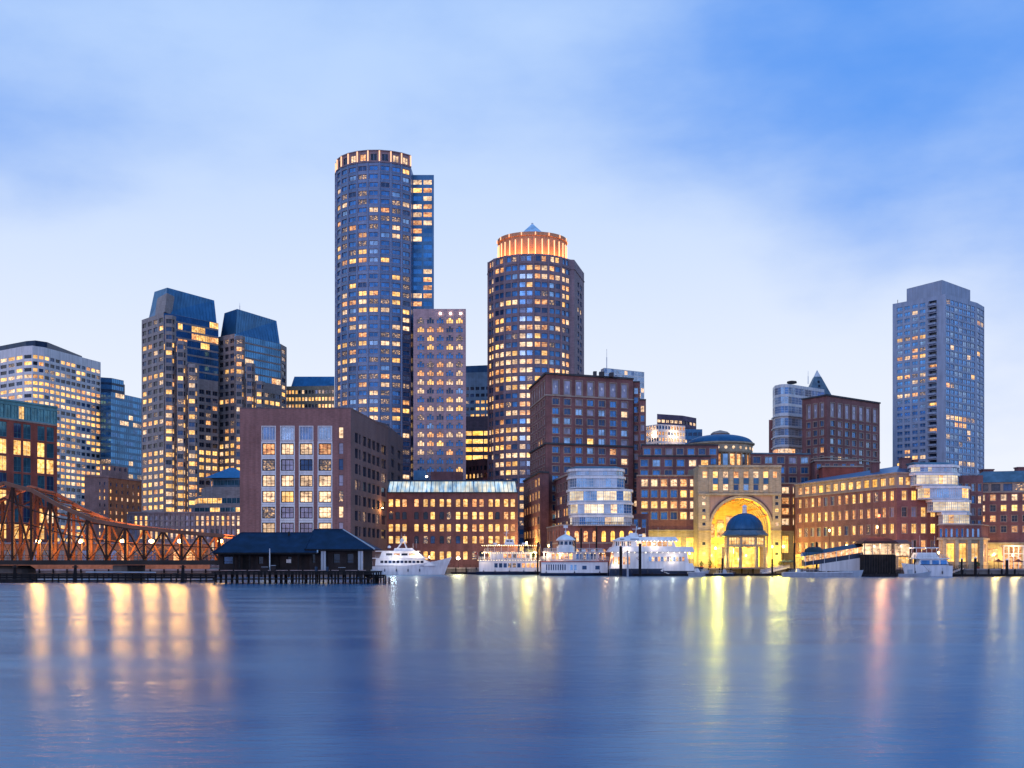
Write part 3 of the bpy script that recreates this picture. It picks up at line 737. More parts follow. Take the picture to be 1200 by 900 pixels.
# second round tower with lit crown
D = 610; rr = 22.2; cx = px(622, D)[0]
P = arc(cx, D, rr, -96, 62, 8); P += [(px(673, 600)[0], 600), (px(684.5, 628)[0], 628)]
b = Building('round_tower', 'second round office tower with orange lit drum and glass cone on top', (cx, D-rr))
zt = pz(297, D-rr); z2 = zt-4.6
k = dict(z1=z2, rh=4.2, cols=1, wx=((.08, .46), (.54, .92)), wz=(.20, .78), style='intl2', lit=lambda f: .3 if f < .3 else .55, rowvar=.32, pal=PAL_BLUE)
kt = dict(z0=z2, z1=zt, rh=4.4, cols=1, wx=((.16, .46), (.54, .84)), wz=(.2, .8), style='intl2', lit=.2, pal=PAL_BLUE)
b.vol(P, [(P[-1][0]+.2, 640), (P[0][0]+1, 640)], GZ, zt, [[kt, dict(**k)] for _ in range(8)]+[None, dict(rh=4.2, cols=2, pad=(8, 6), wx=((.2, .8),), wz=(.2, .8), top=8, style='intl2', lit=.05, pal=PAL_BLUE)], stone_intl2, parapet=1.0)
for q in P[1:8]: b.trims.box(q[0]-.45, q[0]+.45, q[1]-.35, q[1]+.3, GZ, zt-.1, stone_intl2)
band(b.trims, P, z2-.25, z2+.25, .3, stone_intl2)
m = MB(); zd = pz(271, D-18); zl = zt-.9
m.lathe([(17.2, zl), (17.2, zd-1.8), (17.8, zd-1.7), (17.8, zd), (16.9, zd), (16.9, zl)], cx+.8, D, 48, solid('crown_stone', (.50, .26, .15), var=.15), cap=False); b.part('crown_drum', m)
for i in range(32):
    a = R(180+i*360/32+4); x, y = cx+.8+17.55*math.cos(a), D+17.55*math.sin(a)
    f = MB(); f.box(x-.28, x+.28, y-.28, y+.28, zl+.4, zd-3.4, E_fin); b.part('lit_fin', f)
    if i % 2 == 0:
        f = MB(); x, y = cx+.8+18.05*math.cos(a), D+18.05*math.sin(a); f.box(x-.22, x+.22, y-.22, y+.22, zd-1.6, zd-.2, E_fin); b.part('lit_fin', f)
for i in range(9):
    a = R(190+i*20); point(b.root, (cx+.8+20.2*math.cos(a)-b.off[0], D+20.2*math.sin(a)-b.off[1], zt-.2-GZ), 1500, (1.0, .34, .07), .4)
m = MB(); m.lathe([(13, zd-2.5), (10.5, zd-.8), (0.05, pz(262, D))], cx+.8, D, 16, g_white); b.part('glass_cone', m)
m = MB(); m.lathe([(10.6, zd-1.0), (10.9, zd-.6), (10.6, zd-.2)], cx+.8, D, 16, metal_white, cap=False); m.lathe([(.5, pz(264, D)), (.5, pz(261.5, D))], cx+.8, D, 6, metal_white); b.part('cone_rim', m)
point(b.root, (cx+.8-b.off[0], D-9-b.off[1], zd-1.2-GZ), 500, (1, .7, .4), .4)

# towers right of centre, far
P = foot([(704, 434), (708, 432), (755, 437)], 580)
b = Building('glass_block', 'pale steel and glass block rising behind the big brick hotel', P[0])
b.vol(P, back_of(P, 2, 25), GZ, pz(433, 580), [dict(rh=2.6, cols=2, wx=((.04, .96),), wz=(.08, .9), style='glassy', lit=0, pal=([(g_pale, 3), (g_blue, 1)], [(L_pale, 1)])), dict(rh=2.6, cols=12, wx=((.06, .94),), wz=(.1, .9), style='glassy', lit=.03, pal=([(g_pale, 3), (g_blue, 1)], [(L_pale, 1)]))], metal_white)
mast(b, 711, 585, pz(433, 585), 409, .4)
P = foot([(770, 485), (800, 487), (816, 490)], 740)
b = Building('brown_tower', 'distant brown office block with lit top floors behind the ornate lit block', P[0])
b.vol(P, back_of(P, 0, 30), GZ, pz(485, 740), [dict(rh=4.3, cols=6, top=2.2, wx=((.1, .9),), wz=(.3, .75), style='dark', lit=.6, rowvar=.4, pal=([(g_dark, 1)], [(L_pale, 2), (L_yel, 1)])), dict(rh=4.3, cols=4, top=2.2, wx=((.1, .9),), wz=(.3, .75), style='dark', lit=.6, pal=([(g_dark, 1)], [(L_pale, 1)]))], solid('brown_clad', (.13, .09, .14)), roof=navy)
b.vol([px(800, 732), px(823, 732)], back_of([px(800, 732), px(823, 732)], 0, 20), GZ, pz(503, 732), [dict(rh=4.3, cols=4, top=1, wx=((.1, .9),), wz=(.3, .75), style='dark', lit=.1, pal=([(g_deep, 1)], [(L_pale, 1)]))], metal_blue)
P = foot([(757, 501), (772, 499), (803, 501)], 690)
b = Building('lattice_block', 'floodlit white lattice fronted block left of the rotunda dome', P[0])
b.vol(P, back_of(P, 0, 20), GZ, pz(499, 690), [dict(rh=3.4, cols=5, wx=((.16, .84),), wz=(.18, .82), style='round', lit=.8, rowvar=.1, pal=([(g_blue, 1)], [(L_pale, 2), (L_warm, 1)])), dict(rh=3.4, cols=9, wx=((.16, .84),), wz=(.18, .82), style='round', lit=.75, rowvar=.2, pal=([(g_blue, 1)], [(L_pale, 2), (L_warm, 1)]))], white_conc)
for x in (766, 778, 792): point(b.root, (px(x, 684)[0]-b.off[0], 684-b.off[1], pz(509, 684)-GZ), 1200, (1, .7, .4), .5)
# clock tower with a pyramid spire, hidden but for its top
b = Building('clock_tower', 'distant tower whose grey stepped pyramid spire shows above the glass bow block', px(957, 720))
X, Y = px(957.5, 720); w = 7.5
m = b.walls; zs = pz(468, 720)
b.vol([(X-w, Y-w), (X+w, Y-w)], [(X+w, Y+w), (X-w, Y+w)], GZ, zs, [dict(rh=4, cols=4, wx=((.3, .7),), wz=(.2, .8), style='white', lit=.1)], stone_grey)
m = MB(); S = lambda r: [(X-r, Y-r), (X+r, Y-r), (X+r, Y+r), (X-r, Y+r)]
m.loft(S(7.6), zs, S(2.0), pz(442, 720), roof_slate); b.part('pyramid_spire', m)
m = MB(); m.loft(S(1.9), pz(442, 720)+.02, S(.15), pz(434, 720), metal_white); b.part('spire_tip', m)
for zf in (.25, .5, .7):
    z = zs+(pz(442, 720)-zs)*zf; r = 7.6-5.6*zf; m = MB(); m.box(X-.5, X+.5, Y-r-.35, Y-r+.6, z, z+1.4, g_dark); b.part('dormer', m)

# concrete harbour tower
P = foot([(1103, 343), (1046, 354.5), (1108, 342.5), (1143, 352.5), (1145, 353), (1153.5, 358)], 545)[1:]
b = Building('apartment_tower', 'tall concrete apartment tower with balconies standing alone on the right', P[1])
zt = pz(342.5, 541); LA = (Vector(P[1])-Vector(P[0])).length
c = lambda x: (x-1046)/(1108-1046)*LA
usL = [(c(a), c(a+6.6)) for a in (1051.2, 1060.2, 1069.3, 1078.3)]
rh = 2.93; n = int((zt-GZ-2)/rh)
vs = [(zt-1.6-(i+1)*rh+.5, zt-1.6-(i+1)*rh+2.25) for i in range(n)][::-1]
pal = ([(g_harbour, 6), (g_blue, 1), (g_pale, 2)], [(L_pale, 3), (L_warm, 2), (L_yel, 2), (L_dim, 1)])
def mid(f): t = f/62.0; return tuple(Vector(P[0]).lerp(Vector(P[1]), t))
M1, M2 = mid(1088.2-1046), mid(1098.2-1046)
kr = dict(rh=rh, top=1.6, wx=((.06, .94),), wz=(.10, .82), style='harbor', pal=pal)
path = [P[0], M1, M2, P[1], P[2], P[3], P[4]]
b.vol(path, back_of(path, 3, 18, -3, 10), GZ, zt, [dict(us=usL, vs=vs, style='harbor', lit=.24, rowvar=.15, pal=pal), dict(us=[(.1, c(1098.2)-c(1088.2)-.1)], vs=[(a-.2, e+.3) for a, e in vs], style='balcony', lit=.2, pal=([(g_deep, 2), (g_dark, 2)], [(L_warm, 1), (L_yel, 1)])), None, dict(cols=7, pad=(.6, .1), lit=.15, rowvar=.16, **kr), None, dict(cols=2, lit=.05, pad=(.2, .6), **kr)], conc, parapet=.8)
u = (Vector(P[1])-Vector(P[0])).normalized(); nn = Vector((u.y, -u.x)); A = Vector(M1)+u*.15; B_ = Vector(M2)-u*.15
for i, (a, e) in enumerate(vs):
    m = MB(); q = [A, A+nn*1.0, B_+nn*1.0, B_]; z = a-.35
    m.prism([tuple(v) for v in (A, A+nn*1.1, B_+nn*1.1, B_)], z, z+.9, conc); b.part('balcony', m)
Q = foot([(1103, 328), (1062.5, 338.5), (1104, 328), (1137, 340)], 552)[1:]
m = MB(); m.prism(Q+back_of(Q, 2, 16), zt-.8, pz(328, 552), conc); b.part('penthouse', m)
m = MB(); X, _ = px(1052, 570); m.bar((X, 570, zt-.8), (X, 570, zt+3), .2, iron); b.part('antenna', m)

# glass bow block and upper brick block of the right wing
b = Building('bow_front_block', 'glass block with curved bow front rising behind the arch wing', px(920, 545))
Pc = [(px(905.5, 556)[0], 556), (px(908, 548)[0], 548), (px(915, 543.5)[0], 543.5), (px(924, 543)[0], 543), (px(932, 546)[0], 546), (px(966, 560)[0], 560)]
def lv(y0, y1, lt, cols=3, sty='glassy', pal=([(g_pale, 2), (g_blue, 2), (g_deep, 1)], [(L_warm, 1), (L_pale, 1)])):
    ks = dict(wx=((.03, .97),), wz=(.12, .86), style=sty, lit=lt, rowvar=0, pal=pal)
    zA, zB = pz(y1, 543), pz(y0, 543)
    return [dict(z0=zA, z1=zB, rh=(zB-zA-.01)/1, cols=cc, **ks) for cc in (1, 2, 2, 2, 9)]
lev = [(452, 463, .0), (463, 474, .0), (474, 485, .0), (488, 500, 0), (501, 511, 0), (512, 522, 0), (524, 535, 1)]
sp = [[] for _ in range(5)]
for y0, y1, lt in lev:
    for i, d_ in enumerate(lv(y0, y1, lt if True else 0)):
        if i == 4 and y0 > 474: d_['lit'] = 0
        sp[i].append(d_)
zprev = pz(450, 543)
for i in range(5):
    q = []; top_ = pz(450, 543)
    for d_ in sp[i]:
        if top_-d_['z1'] > .05: q.append(dict(z0=d_['z1'], z1=top_, blank=True))
        q.append(d_); top_ = d_['z0']
    q.append(dict(z0=GZ, z1=top_, blank=True)); sp[i] = q
b.vol(Pc, back_of(Pc, 3, 25), GZ, pz(450, 543), sp, metal_white, roof=metal_white)
for y0 in (487, 500.5, 511.5, 523): band(b.trims, Pc, pz(y0+.7, 543), pz(y0-.6, 543), .7, metal_white)
m = MB(); m.prism([px(901, 562), px(908, 562)]+back_of([px(901, 562), px(908, 562)], 0, 10), GZ, pz(492, 562), brick); b.part('stair_tower', m)
m = MB(); m.lathe([(1.2, pz(450, 556)), (2.4, pz(449, 556)), (2.2, pz(447, 556)), (.1, pz(446, 556))], *px(928, 556), 10, iron); b.part('roof_vent', m)
mast(b, 947, 562, pz(450, 562), 435, .3)
b = Building('hotel_block', 'upper brick block with diamond panels under its roof, right of the glass bow', px(969, 505))
P = foot([(969, 462.5), (940, 467.5), (969, 462.5), (1031, 472)], 505)[1:]
zt = pz(462.5, 505); za = pz(470, 505); zb = pz(489, 505); zc_ = pz(492, 505)
def rowes_specs(zt, za, zb, cols1, cols2, rh, pad1=(2, 1), pad2=(1.5, 1.0), lt1=.15, lt2=.12):
    base = dict(wall=brick)
    f = lambda cols, pad, lt: [dict(z0=za, z1=zt, blank=True), dict(z0=zb, z1=za, rh=za-zb-.02, cols=cols, pad=pad, wx=((.22, .78),), wz=(.06, .94), style='panel', lit=0, pal=([(g_blind, 1)], [(g_blind, 1)])),
                       dict(z1=zb, rh=rh, cols=cols, pad=pad, top=.6, wx=((.22, .78),), wz=(.22, .84), style='rowes', lit=lt, rowvar=.1, pal=PAL_ROWES)]
    return [f(cols1, pad1, lt1), f(cols2, pad2, lt2)]
b.vol(P, back_of(P, 2, 22, -4, 20), GZ, zt, rowes_specs(zt, za, zb, 3, 7, 3.72, lt1=.2, lt2=.10), brick, parapet=.6)
band(b.trims, P, zt-.5, zt+.15, .5, roof_dark); band(b.trims, P, pz(536.5, 505), pz(535, 505), .35, trim_stone)

# big brick hotel left of the arch
b = Building('hotel_block', 'big dark brick hotel block with diamond panels, left of the arch', px(640, 470))
P = foot([(640, 437), (621, 455), (640, 437), (742, 443.5)], 470)[1:]
zt = pz(437, 470)
b.vol(P, back_of(P, 2, 25, -2, 20), GZ, zt, rowes_specs(zt, pz(443, 470), pz(462.5, 470), 6, 7, 3.82, pad1=(2, 2), pad2=(1.6, 1.4), lt1=.03, lt2=.14), brick, parapet=.7)
band(b.trims, P, zt-.5, zt+.2, .6, roof_dark); band(b.trims, P, pz(463.5, 470), pz(462, 470), .3, trim_stone); band(b.trims, P, pz(520.5, 470), pz(518.5, 470), .5, roof_dark)
kk = dict(rh=3.82, wx=((.25, .75),), wz=(.2, .84), style='rowes2', pal=PAL_ROWES, top=2)
for x0, x1, yt, Y, cols, lt in ((741, 750, 447, 486, 1, .1), (749, 757, 468, 482, 1, .2)):
    q = [px(x0, Y), px(x1, Y)]; b.vol(q, back_of(q, 0, 18), GZ, pz(yt, Y), [dict(cols=cols, lit=lt, **kk)], brick, parapet=.5); band(b.trims, q, pz(yt, Y)-.4, pz(yt, Y)+.1, .4, roof_dark)
for i, (x0, x1, yt) in enumerate(((696, 700, 434.5), (703, 709, 435), (715, 720, 436))):
    roof_boxes(b, [(x0, x1, yt-1, 3)], 474, zt)
# lower wing between hotel and arch
b = Building('brick_wing', 'lower brick wing with pale stone window surrounds between hotel and arch', px(757, 470))
for x0, x1, yt, Y, cols, lt, rh in ((752, 842, 521, 478, 7, .2, 3.9), (748, 833, 534, 470, 6, .12, 4.1)):
    q = [px(x0, Y), px(x1, Y)]; b.vol(q, back_of(q, 0, 18), GZ, pz(yt, Y), [dict(rh=rh, cols=cols, top=.9, wx=((.2, .8),), wz=(.2, .82), style='rowes', pal=PAL_ROWES, lit=lt)], brick, parapet=.4); band(b.trims, q, pz(yt, Y)-.4, pz(yt, Y)+.15, .4, roof_dark)
q = [px(746, 452), px(819.5, 452)]; zt = pz(557, 452); zs = pz(621.5, 452)
b.vol(q, back_of(q, 0, 10), GZ, zt, [[dict(z0=zs, z1=zt, rh=4.15, cols=6, pad=(1.2, .4), top=.8, wx=((.17, .83),), wz=(.18, .84), style='rowes', pal=PAL_ROWES, lit=.55), dict(z1=zs, rh=10, cols=4, pad=(3, 1), top=1.2, wx=((.18, .82),), wz=(.04, .86), style='store', lit=.95, rowvar=0, pal=([(L_gold, 1)], [(L_gold, 1), (L_yel, 1)]), wall=limestone)]], brick, parapet=.4)
band(b.trims, q, zt-.4, zt+.15, .4, trim_stone); band(b.trims, q, zs-.4, zs+.2, .6, limestone)
# floors behind the arch to its right
b = Building('brick_wing', 'brick wing with blue windows right of the rotunda, behind the arch', px(885, 472))
q = [px(880, 478), px(950, 480)]; b.vol(q, back_of(q, 0, 18), GZ, pz(531, 478), [dict(rh=4.0, cols=5, top=.8, wx=((.2, .8),), wz=(.2, .82), style='rowes', pal=PAL_ROWES, lit=.1)], brick, parapet=.4); band(b.trims, q, pz(531, 478)-.4, pz(531, 478)+.15, .4, roof_slate)
q = [px(914, 455), px(940, 455)]; b.vol(q, back_of(q, 0, 15), GZ, pz(566, 455), [[dict(z0=pz(622, 455), rh=4.0, cols=2, top=.8, wx=((.18, .82),), wz=(.2, .82), style='rowes', pal=PAL_ROWES, lit=.85), dict(z1=pz(622, 455), rh=9, cols=2, wx=((.2, .8),), wz=(.05, .8), style='store', lit=1, rowvar=0, pal=([(L_gold, 1)], [(L_gold, 1)]), wall=limestone)]], brick, parapet=.4)
band(b.trims, q, pz(566, 455)-.4, pz(566, 455)+.1, .3, trim_stone)
for x0, x1, yt, Y, w_ in ((949, 1004, 539, 470, brick), (958, 1012, 546, 460, brick_red)):
    q = [(px(x0, Y+14)[0], Y+14), px(x0+6, Y), px(x1, Y)]; b.vol(q, back_of(q, 0, 14), GZ, pz(yt, Y), [None, dict(rh=4, cols=5, top=.8, wx=((.25, .75),), wz=(.25, .8), style='rowes2', pal=PAL_ROWES, lit=.1) if w_ is brick else None], w_, parapet=.5); band(b.trims, q, pz(yt, Y)-.5, pz(yt, Y)+.1, .4, trim_stone)

# rotunda
b = Building('rotunda', 'stone rotunda with shallow blue dome and lantern above the arch', px(844, 500))
cx, cy = px(844, 500); rr = 13.3; z = lambda y: pz(y, 487)
m = MB(); m.lathe([(rr-1.2, GZ), (rr-1.2, z(547)), (rr-1.5, z(547)), (rr-1.5, z(529))], cx, cy, 40, limestone, cap=False); b.part('drum', m)
m = MB(); m.lathe([(rr-.3, z(530)), (rr, z(528.5)), (rr+.1, z(520)), (rr+.9, z(518.5)), (rr+.9, z(517)), (rr-.4, z(516.6))], cx, cy, 48, limestone, cap=False); b.part('cornice', m)
m = MB(); zz0, zz1 = z(517), z(507)
m.lathe([(rr+.4, zz0), (rr+.1, zz0+.5)]+[((rr-.2)*math.cos(R(t)), zz0+.5+(zz1-zz0)*math.sin(R(t))) for t in range(10, 86, 8)], cx, cy, 48, copper); b.part('dome', m, True)
m = MB(); m.lathe([(3.7, zz1-.6), (3.7, zz1+.7), (4.1, zz1+.8), (3.0, zz1+1.7), (.3, zz1+2.4)], cx, cy, 24, trim_stone); b.part('lantern', m)
for i in range(26):
    a = R(180+i*360/26); m = MB(); x, y = cx+(rr-.9)*math.cos(a), cy+(rr-.9)*math.sin(a)
    m.lathe([(.55, z(547)), (.42, z(545.8)), (.38, z(531)), (.55, z(529.8))], x, y, 8, limestone); b.part('column', m)
    a += R(180/26); x, y, = cx+(rr-1.42)*math.cos(a), cy+(rr-1.42)*math.sin(a)
    mt = Matrix.Translation((x, y, 0)) @ Matrix.Rotation(a+math.pi/2, 4, 'Z')
    m = MB(); q = MB(); q.box(-.95, .95, -.1, .1, z(545.5), z(531.5), L_warm if i % 3 else g_pale); m.add(q, mt); b.part('window', m)
    x, y = cx+(rr+.08)*math.cos(a), cy+(rr+.08)*math.sin(a); m = MB(); q = MB(); q.lathe([(.05, -.1), (.62, -.1), (.62, .06), (.05, .06)], 0, 0, 10, L_pale if i < 14 else g_deep)
    m.add(q, Matrix.Translation((x, y, z(524))) @ Matrix.Rotation(a-math.pi/2+math.pi, 4, 'Z') @ Matrix.Rotation(math.pi/2, 4, 'X')); b.part('round_window', m)
m = MB(); m.lathe([(9, z(532)), (6.5, z(526)), (.2, z(520.5))], *px(793, 488), 24, copper); m.lathe([(9.1, GZ), (9.1, z(531.9))], *px(793, 488), 24, brick, cap=False); b.part('small_dome', m)

# arch block
Y = 440; fx = Y/F
b = Building('arch_building', 'limestone gateway building with a huge floodlit round arch', px(868, Y))
xl, xr = px(818.5, Y)[0], px(915.5, Y)[0]; zt = pz(546, Y); cxa = px(868.5, Y)[0]; ra = 10.9; zs = pz(618.5, Y); zatt = pz(579.5, Y)
mk = lambda x: px(x, Y)[0]-xl
us = [(mk(x-3), mk(x+3)) for x in (838.3, 850.5, 862.8, 874.4, 886, 897.5)]
L = limestone
# attic with tall windows, corner windows
b.facade((xl, Y), (xr, Y), zatt, zt, [(mk(823.5), mk(829))]+us+[(mk(906), mk(911))], [(pz(574.5, Y), pz(567.5, Y)), (pz(560, Y), pz(552.5, Y))], L, style='white', lit=.75, rowvar=.1, pal=([(g_pale, 1), (g_deep, 1)], [(L_yel, 1), (L_pale, 1), (L_warm, 1)]), skip=lambda i, j: i in (0, 7) and j == 0)
for x in (833, 844.5, 856.7, 868.6, 880.2, 892, 903): 
    X, _ = px(x, Y); b.trims.box(X-.75, X+.75, Y-.35, Y-.01, pz(577, Y), pz(549.5, Y), L)
for x in (838.3, 850.5, 862.8, 874.4, 886, 897.5):
    X, _ = px(x, Y); b.trims.box(X-.95, X+.95, Y-.08, Y+.02, pz(567, Y), pz(560.5, Y), metal_blue)
band(b.trims, [(xl, Y), (xr, Y)], zt-.6, zt+.3, .7, L); band(b.trims, [(xl, Y), (xr, Y)], zatt-.3, zatt+.4, .45, L); band(b.trims, [(xl, Y), (px(834, Y)[0], Y)], pz(622.5, Y), pz(621, Y), .5, L); band(b.trims, [(px(903, Y)[0], Y), (xr, Y)], pz(622.5, Y), pz(621, Y), .5, L)
# side strips with small windows
for x0, x1 in ((818.5, 831.5), (905.5, 915.5)):
    A, B_ = px(x0, Y), px(x1, Y); w_ = B_[0]-A[0]; c_ = w_/2
    b.facade(A, B_, GZ, zatt, [(c_-.65, c_+.65)], [(pz(y+2, Y), pz(y-2, Y)) for y in (649, 637, 614, 606, 598, 590, 582.8)], L, style='white', lit=.45, pal=([(g_dark, 1)], [(L_pale, 1), (L_yel, 1)]))
# recessed panel round the arch
xa, xb = px(831.5, Y)[0], px(905.5, Y)[0]; Yp = Y+.5; mv = solid('arch_panel', (.38, .27, .25), var=.08)
W = b.walls; N = 28
for sx_ in (xa, xb): W.face([(sx_, Y, GZ), (sx_, Yp, GZ), (sx_, Yp, zatt), (sx_, Y, zatt)], L)
W.face([(xa, Y, zatt), (xb, Y, zatt), (xb, Yp, zatt), (xa, Yp, zatt)], L)
pts = [(cxa-ra*math.cos(math.pi*i/N), zs+ra*math.sin(math.pi*i/N)) for i in range(N+1)]
for (x0, z0), (x1, z1) in zip(pts[:-1], pts[1:]): W.face([(x0, Yp, z0), (x1, Yp, z1), (x1, Yp, zatt), (x0, Yp, zatt)], mv)
for x0, x1 in ((xa, cxa-ra), (cxa+ra, xb)):
    W.face([(x0, Yp, zs), (x1, Yp, zs), (x1, Yp, zatt), (x0, Yp, zatt)], mv); W.face([(x0, Yp, GZ), (x1, Yp, GZ), (x1, Yp, zs), (x0, Yp, zs)], L)
# archivolt
m = MB()
for (ri, ro, y0_, mt_) in ((ra+.02, ra+.9, Y-.05, L), (ra+.9, ra+1.5, Y+.2, solid('archivolt_dark', (.12, .08, .09)))):
    q0 = [(cxa-ri*math.cos(math.pi*i/N), zs+ri*math.sin(math.pi*i/N)) for i in range(N+1)]; q1 = [(cxa-ro*math.cos(math.pi*i/N), zs+ro*math.sin(math.pi*i/N)) for i in range(N+1)]
    for i in range(N):
        a_, b_, c_, d_ = q0[i], q0[i+1], q1[i+1], q1[i]
        m.face([(a_[0], y0_, a_[1]), (b_[0], y0_, b_[1]), (c_[0], y0_, c_[1]), (d_[0], y0_, d_[1])], mt_)
        m.face([(d_[0], y0_, d_[1]), (c_[0], y0_, c_[1]), (c_[0], Yp-.01, c_[1]), (d_[0], Yp-.01, d_[1])], mt_)
        m.face([(a_[0], Yp+.3, a_[1]), (b_[0], Yp+.3, b_[1]), (b_[0], y0_, b_[1]), (a_[0], y0_, a_[1])], mt_)
b.part('archivolt', m)
# vault: barrel, side walls, back wall
m = MB(); dp = 24
vm = solid('vault_plaster', (.62, .44, .26), var=.12, course=.5)
ring = [(cxa-ra, GZ)]+pts+[(cxa+ra, GZ)]
for (x0, z0), (x1, z1) in zip(ring[:-1], ring[1:]): m.face([(x0, Yp, z0), (x0, Yp+dp, z0), (x1, Yp+dp, z1), (x1, Yp, z1)], vm)
m.face([(x, Yp+dp, z) for x, z in ring][::-1], vm)
for i_ in range(5):
    xw = cxa-8.2+i_*3.5; m.box(xw, xw+2.6, Yp+dp-.4, Yp+dp-.05, GZ, 11.5, L_gold); m.box(xw, xw+2.6, Yp+dp-.4, Yp+dp-.05, 14, 19+3*(1-abs(i_-2)/2), L_warm)
for d in range(1, 6):
    y0_ = Yp+d*4
    for (x0, z0), (x1, z1) in zip(ring[:-1], ring[1:]):
        s_ = lambda x, z_: (cxa+(x-cxa)*.94, zs+(z_-zs)*.94 if z_ > zs else z_)
        a_, b_ = s_(x0, z0), s_(x1, z1)
        m.face([(a_[0], y0_, a_[1]), (b_[0], y0_, b_[1]), (x1, y0_, z1), (x0, y0_, z0)], L); m.face([(a_[0], y0_, a_[1]), (a_[0], y0_+.8, a_[1]), (b_[0], y0_+.8, b_[1]), (b_[0], y0_, b_[1])], L)
for i in range(3, N-2, 3):
    (x0, z0) = pts[i]; k_ = .96; m.bar((cxa+(x0-cxa)*k_, Yp+1, zs+(z0-zs)*k_), (cxa+(x0-cxa)*k_, Yp+dp-.5, zs+(z0-zs)*k_), .5, brick_orange_lit)
b.part('vault', m)
# solid mass round the vault, back of building
W.face([(xl, Y, zt), (xr, Y, zt), (xr, Y+dp+2, zt), (xl, Y+dp+2, zt)], roof_dark)
W.face([(xl, Y+dp+2, GZ), (xl, Y, GZ), (xl, Y, zt), (xl, Y+dp+2, zt)], L); W.face([(xr, Y, GZ), (xr, Y+dp+2, GZ), (xr, Y+dp+2, zt), (xr, Y, zt)], L)
W.face([(xr, Y+dp+2, GZ), (xl, Y+dp+2, GZ), (xl, Y+dp+2, zt), (xr, Y+dp+2, zt)], L)
for (x, y_, z_, p_) in ((cxa-7, Y+6, 6, 5200), (cxa+7, Y+6, 6, 5200), (cxa-6, Y+17, 7, 4200), (cxa+6, Y+17, 7, 4200), (cxa, Y+4, 19, 1500)):
    point(b.root, (x-b.off[0], y_-b.off[1], z_-GZ), p_*1.3, (1.0, .70, .07), .4)

for x_ in (824, 911, 918): point(b.root, (px(x_, 436)[0]-b.off[0], 435.5-b.off[1], 4.5), 1500, (1, .74, .08), .4)  # wall-wash lights without fixtures, added to brighten the limestone base
for x_ in (762, 776, 790, 804): point(b.root, (px(x_, 448)[0]-b.off[0], 447.5-b.off[1], 4.5), 1100, (1, .74, .10), .4)  # more added wash, over the shopfronts of the lower brick wing
for x_ in (932, 950, 975, 1000, 1025): Yq = 436-(x_-932)*.42; point(b.root, (px(x_, Yq)[0]-b.off[0], Yq-b.off[1]-1.5, 3.2), 300, (1, .62, .14), .4)  # added wash without lamps along the foot of the right wing
# middle low brick warehouse with glowing clerestory
Y = 480
b = Building('brick_warehouse', 'five storey brick warehouse with arched windows and a glowing glass roof strip', px(453, Y))
P = [px(452.5, Y), px(607, Y)]; zt = pz(577, Y); c = lambda x: px(x, Y)[0]-P[0][0]
cols = (458, 466, 474, 488, 498.7, 507, 517.7, 526, 536.7, 545.3, 556, 564.3, 575, 583, 593, 601)
b.vol(P, back_of(P, 0, 30), GZ, zt, [dict(us=[(c(x-2.7), c(x+2.7)) for x in cols], vs=[(pz(656, Y), pz(646, Y)), (pz(637, Y), pz(628, Y)), (pz(623, Y), pz(614, Y)), (pz(608.7, Y), pz(599.7, Y)), (pz(594, Y), pz(584.7, Y))], style='arch', lit=.60, rowvar=.06, pal=([(g_dark, 2), (g_deep, 1), (L_dim, 1)], [(L_yel, 6), (L_warm, 1)]))], brick_mid)
band(b.trims, P, zt-.35, zt+.15, .5, roof_dark)
q = [px(454, Y), px(606, Y)]; q[0] = (q[0][0], Y+.6); q[1] = (q[1][0], Y+.6); q += back_of(q, 0, 14); q2 = [(q[0][0]+.7, Y+1.9), (q[1][0]-.7, Y+1.9), (q[1][0]-.7, Y+12), (q[0][0]+.7, Y+12)]
m = MB(); m.loft(q, zt+.16, q2, pz(564, Y), L_sky, top=roof_dark); b.part('clerestory', m)
m = MB()
for i in range(31):
    t = i/30; a_ = Vector((*q[0], zt+.16)).lerp(Vector((*q[1], zt+.16)), t); e_ = Vector((*q2[0], pz(564, Y))).lerp(Vector((*q2[1], pz(564, Y))), t); m.bar(a_+Vector((0, -.08, 0)), e_+Vector((0, -.08, 0)), .16 if i % 5 else .3, metal_blue)
m.box(q[0][0]-.3, q[1][0]+.3, Y+1.2, Y+13, pz(564, Y), pz(562.3, Y), navy); b.part('glazing_frame', m)
roof_boxes(b, [(504, 541, 552, 8)], 484, pz(563, 484), brick_mid); roof_boxes(b, [(484, 499, 550.5, 3)], 484, pz(563, 484), metal_blue)
m = MB(); X, _ = px(500, 483); m.lathe([(.1, pz(559.6, 483)), (.45, pz(559, 483)), (.45, pz(558, 483)), (.1, pz(557.4, 483))], X, 483, 8, E_white); b.part('roof_lamp', m)

# brown brick building behind the pier house
Y = 420; KS = 420/330
b = Building('brick_storehouse', 'tall brown brick building with four white framed window strips', px(281, Y))
A, M_, C_ = px(281, Y), px(392, Y), px(411, Y); c = lambda x: px(x, Y)[0]-A[0]
S_ = foot([(411, 478), (455, 501.5)], Y)[1]
zt = pz(478, Y); zl = pz(517.2, Y)
strip = [(c(x+1.3), c(x+16.3)) for x in (306, 328, 350, 372)]
vr = [(pz(y+13.6, Y), pz(y, Y)) for y in (519.5+18.6*i for i in range(7))][::-1]
nw = [(px(397, Y)[0]-M_[0], px(402.3, Y)[0]-M_[0])]
nv = [(pz(y+13, Y), pz(y, Y)) for y in (500.5+18.6*i for i in range(8))][::-1]
palS = ([(g_blind, 3), (g_deep, 2), (L_dim, 1)], [(L_yel, 1), (L_pale, 3), (L_warm, 1)])
LS = (Vector(S_)-Vector(C_)).length
su = []
t_ = .5*1
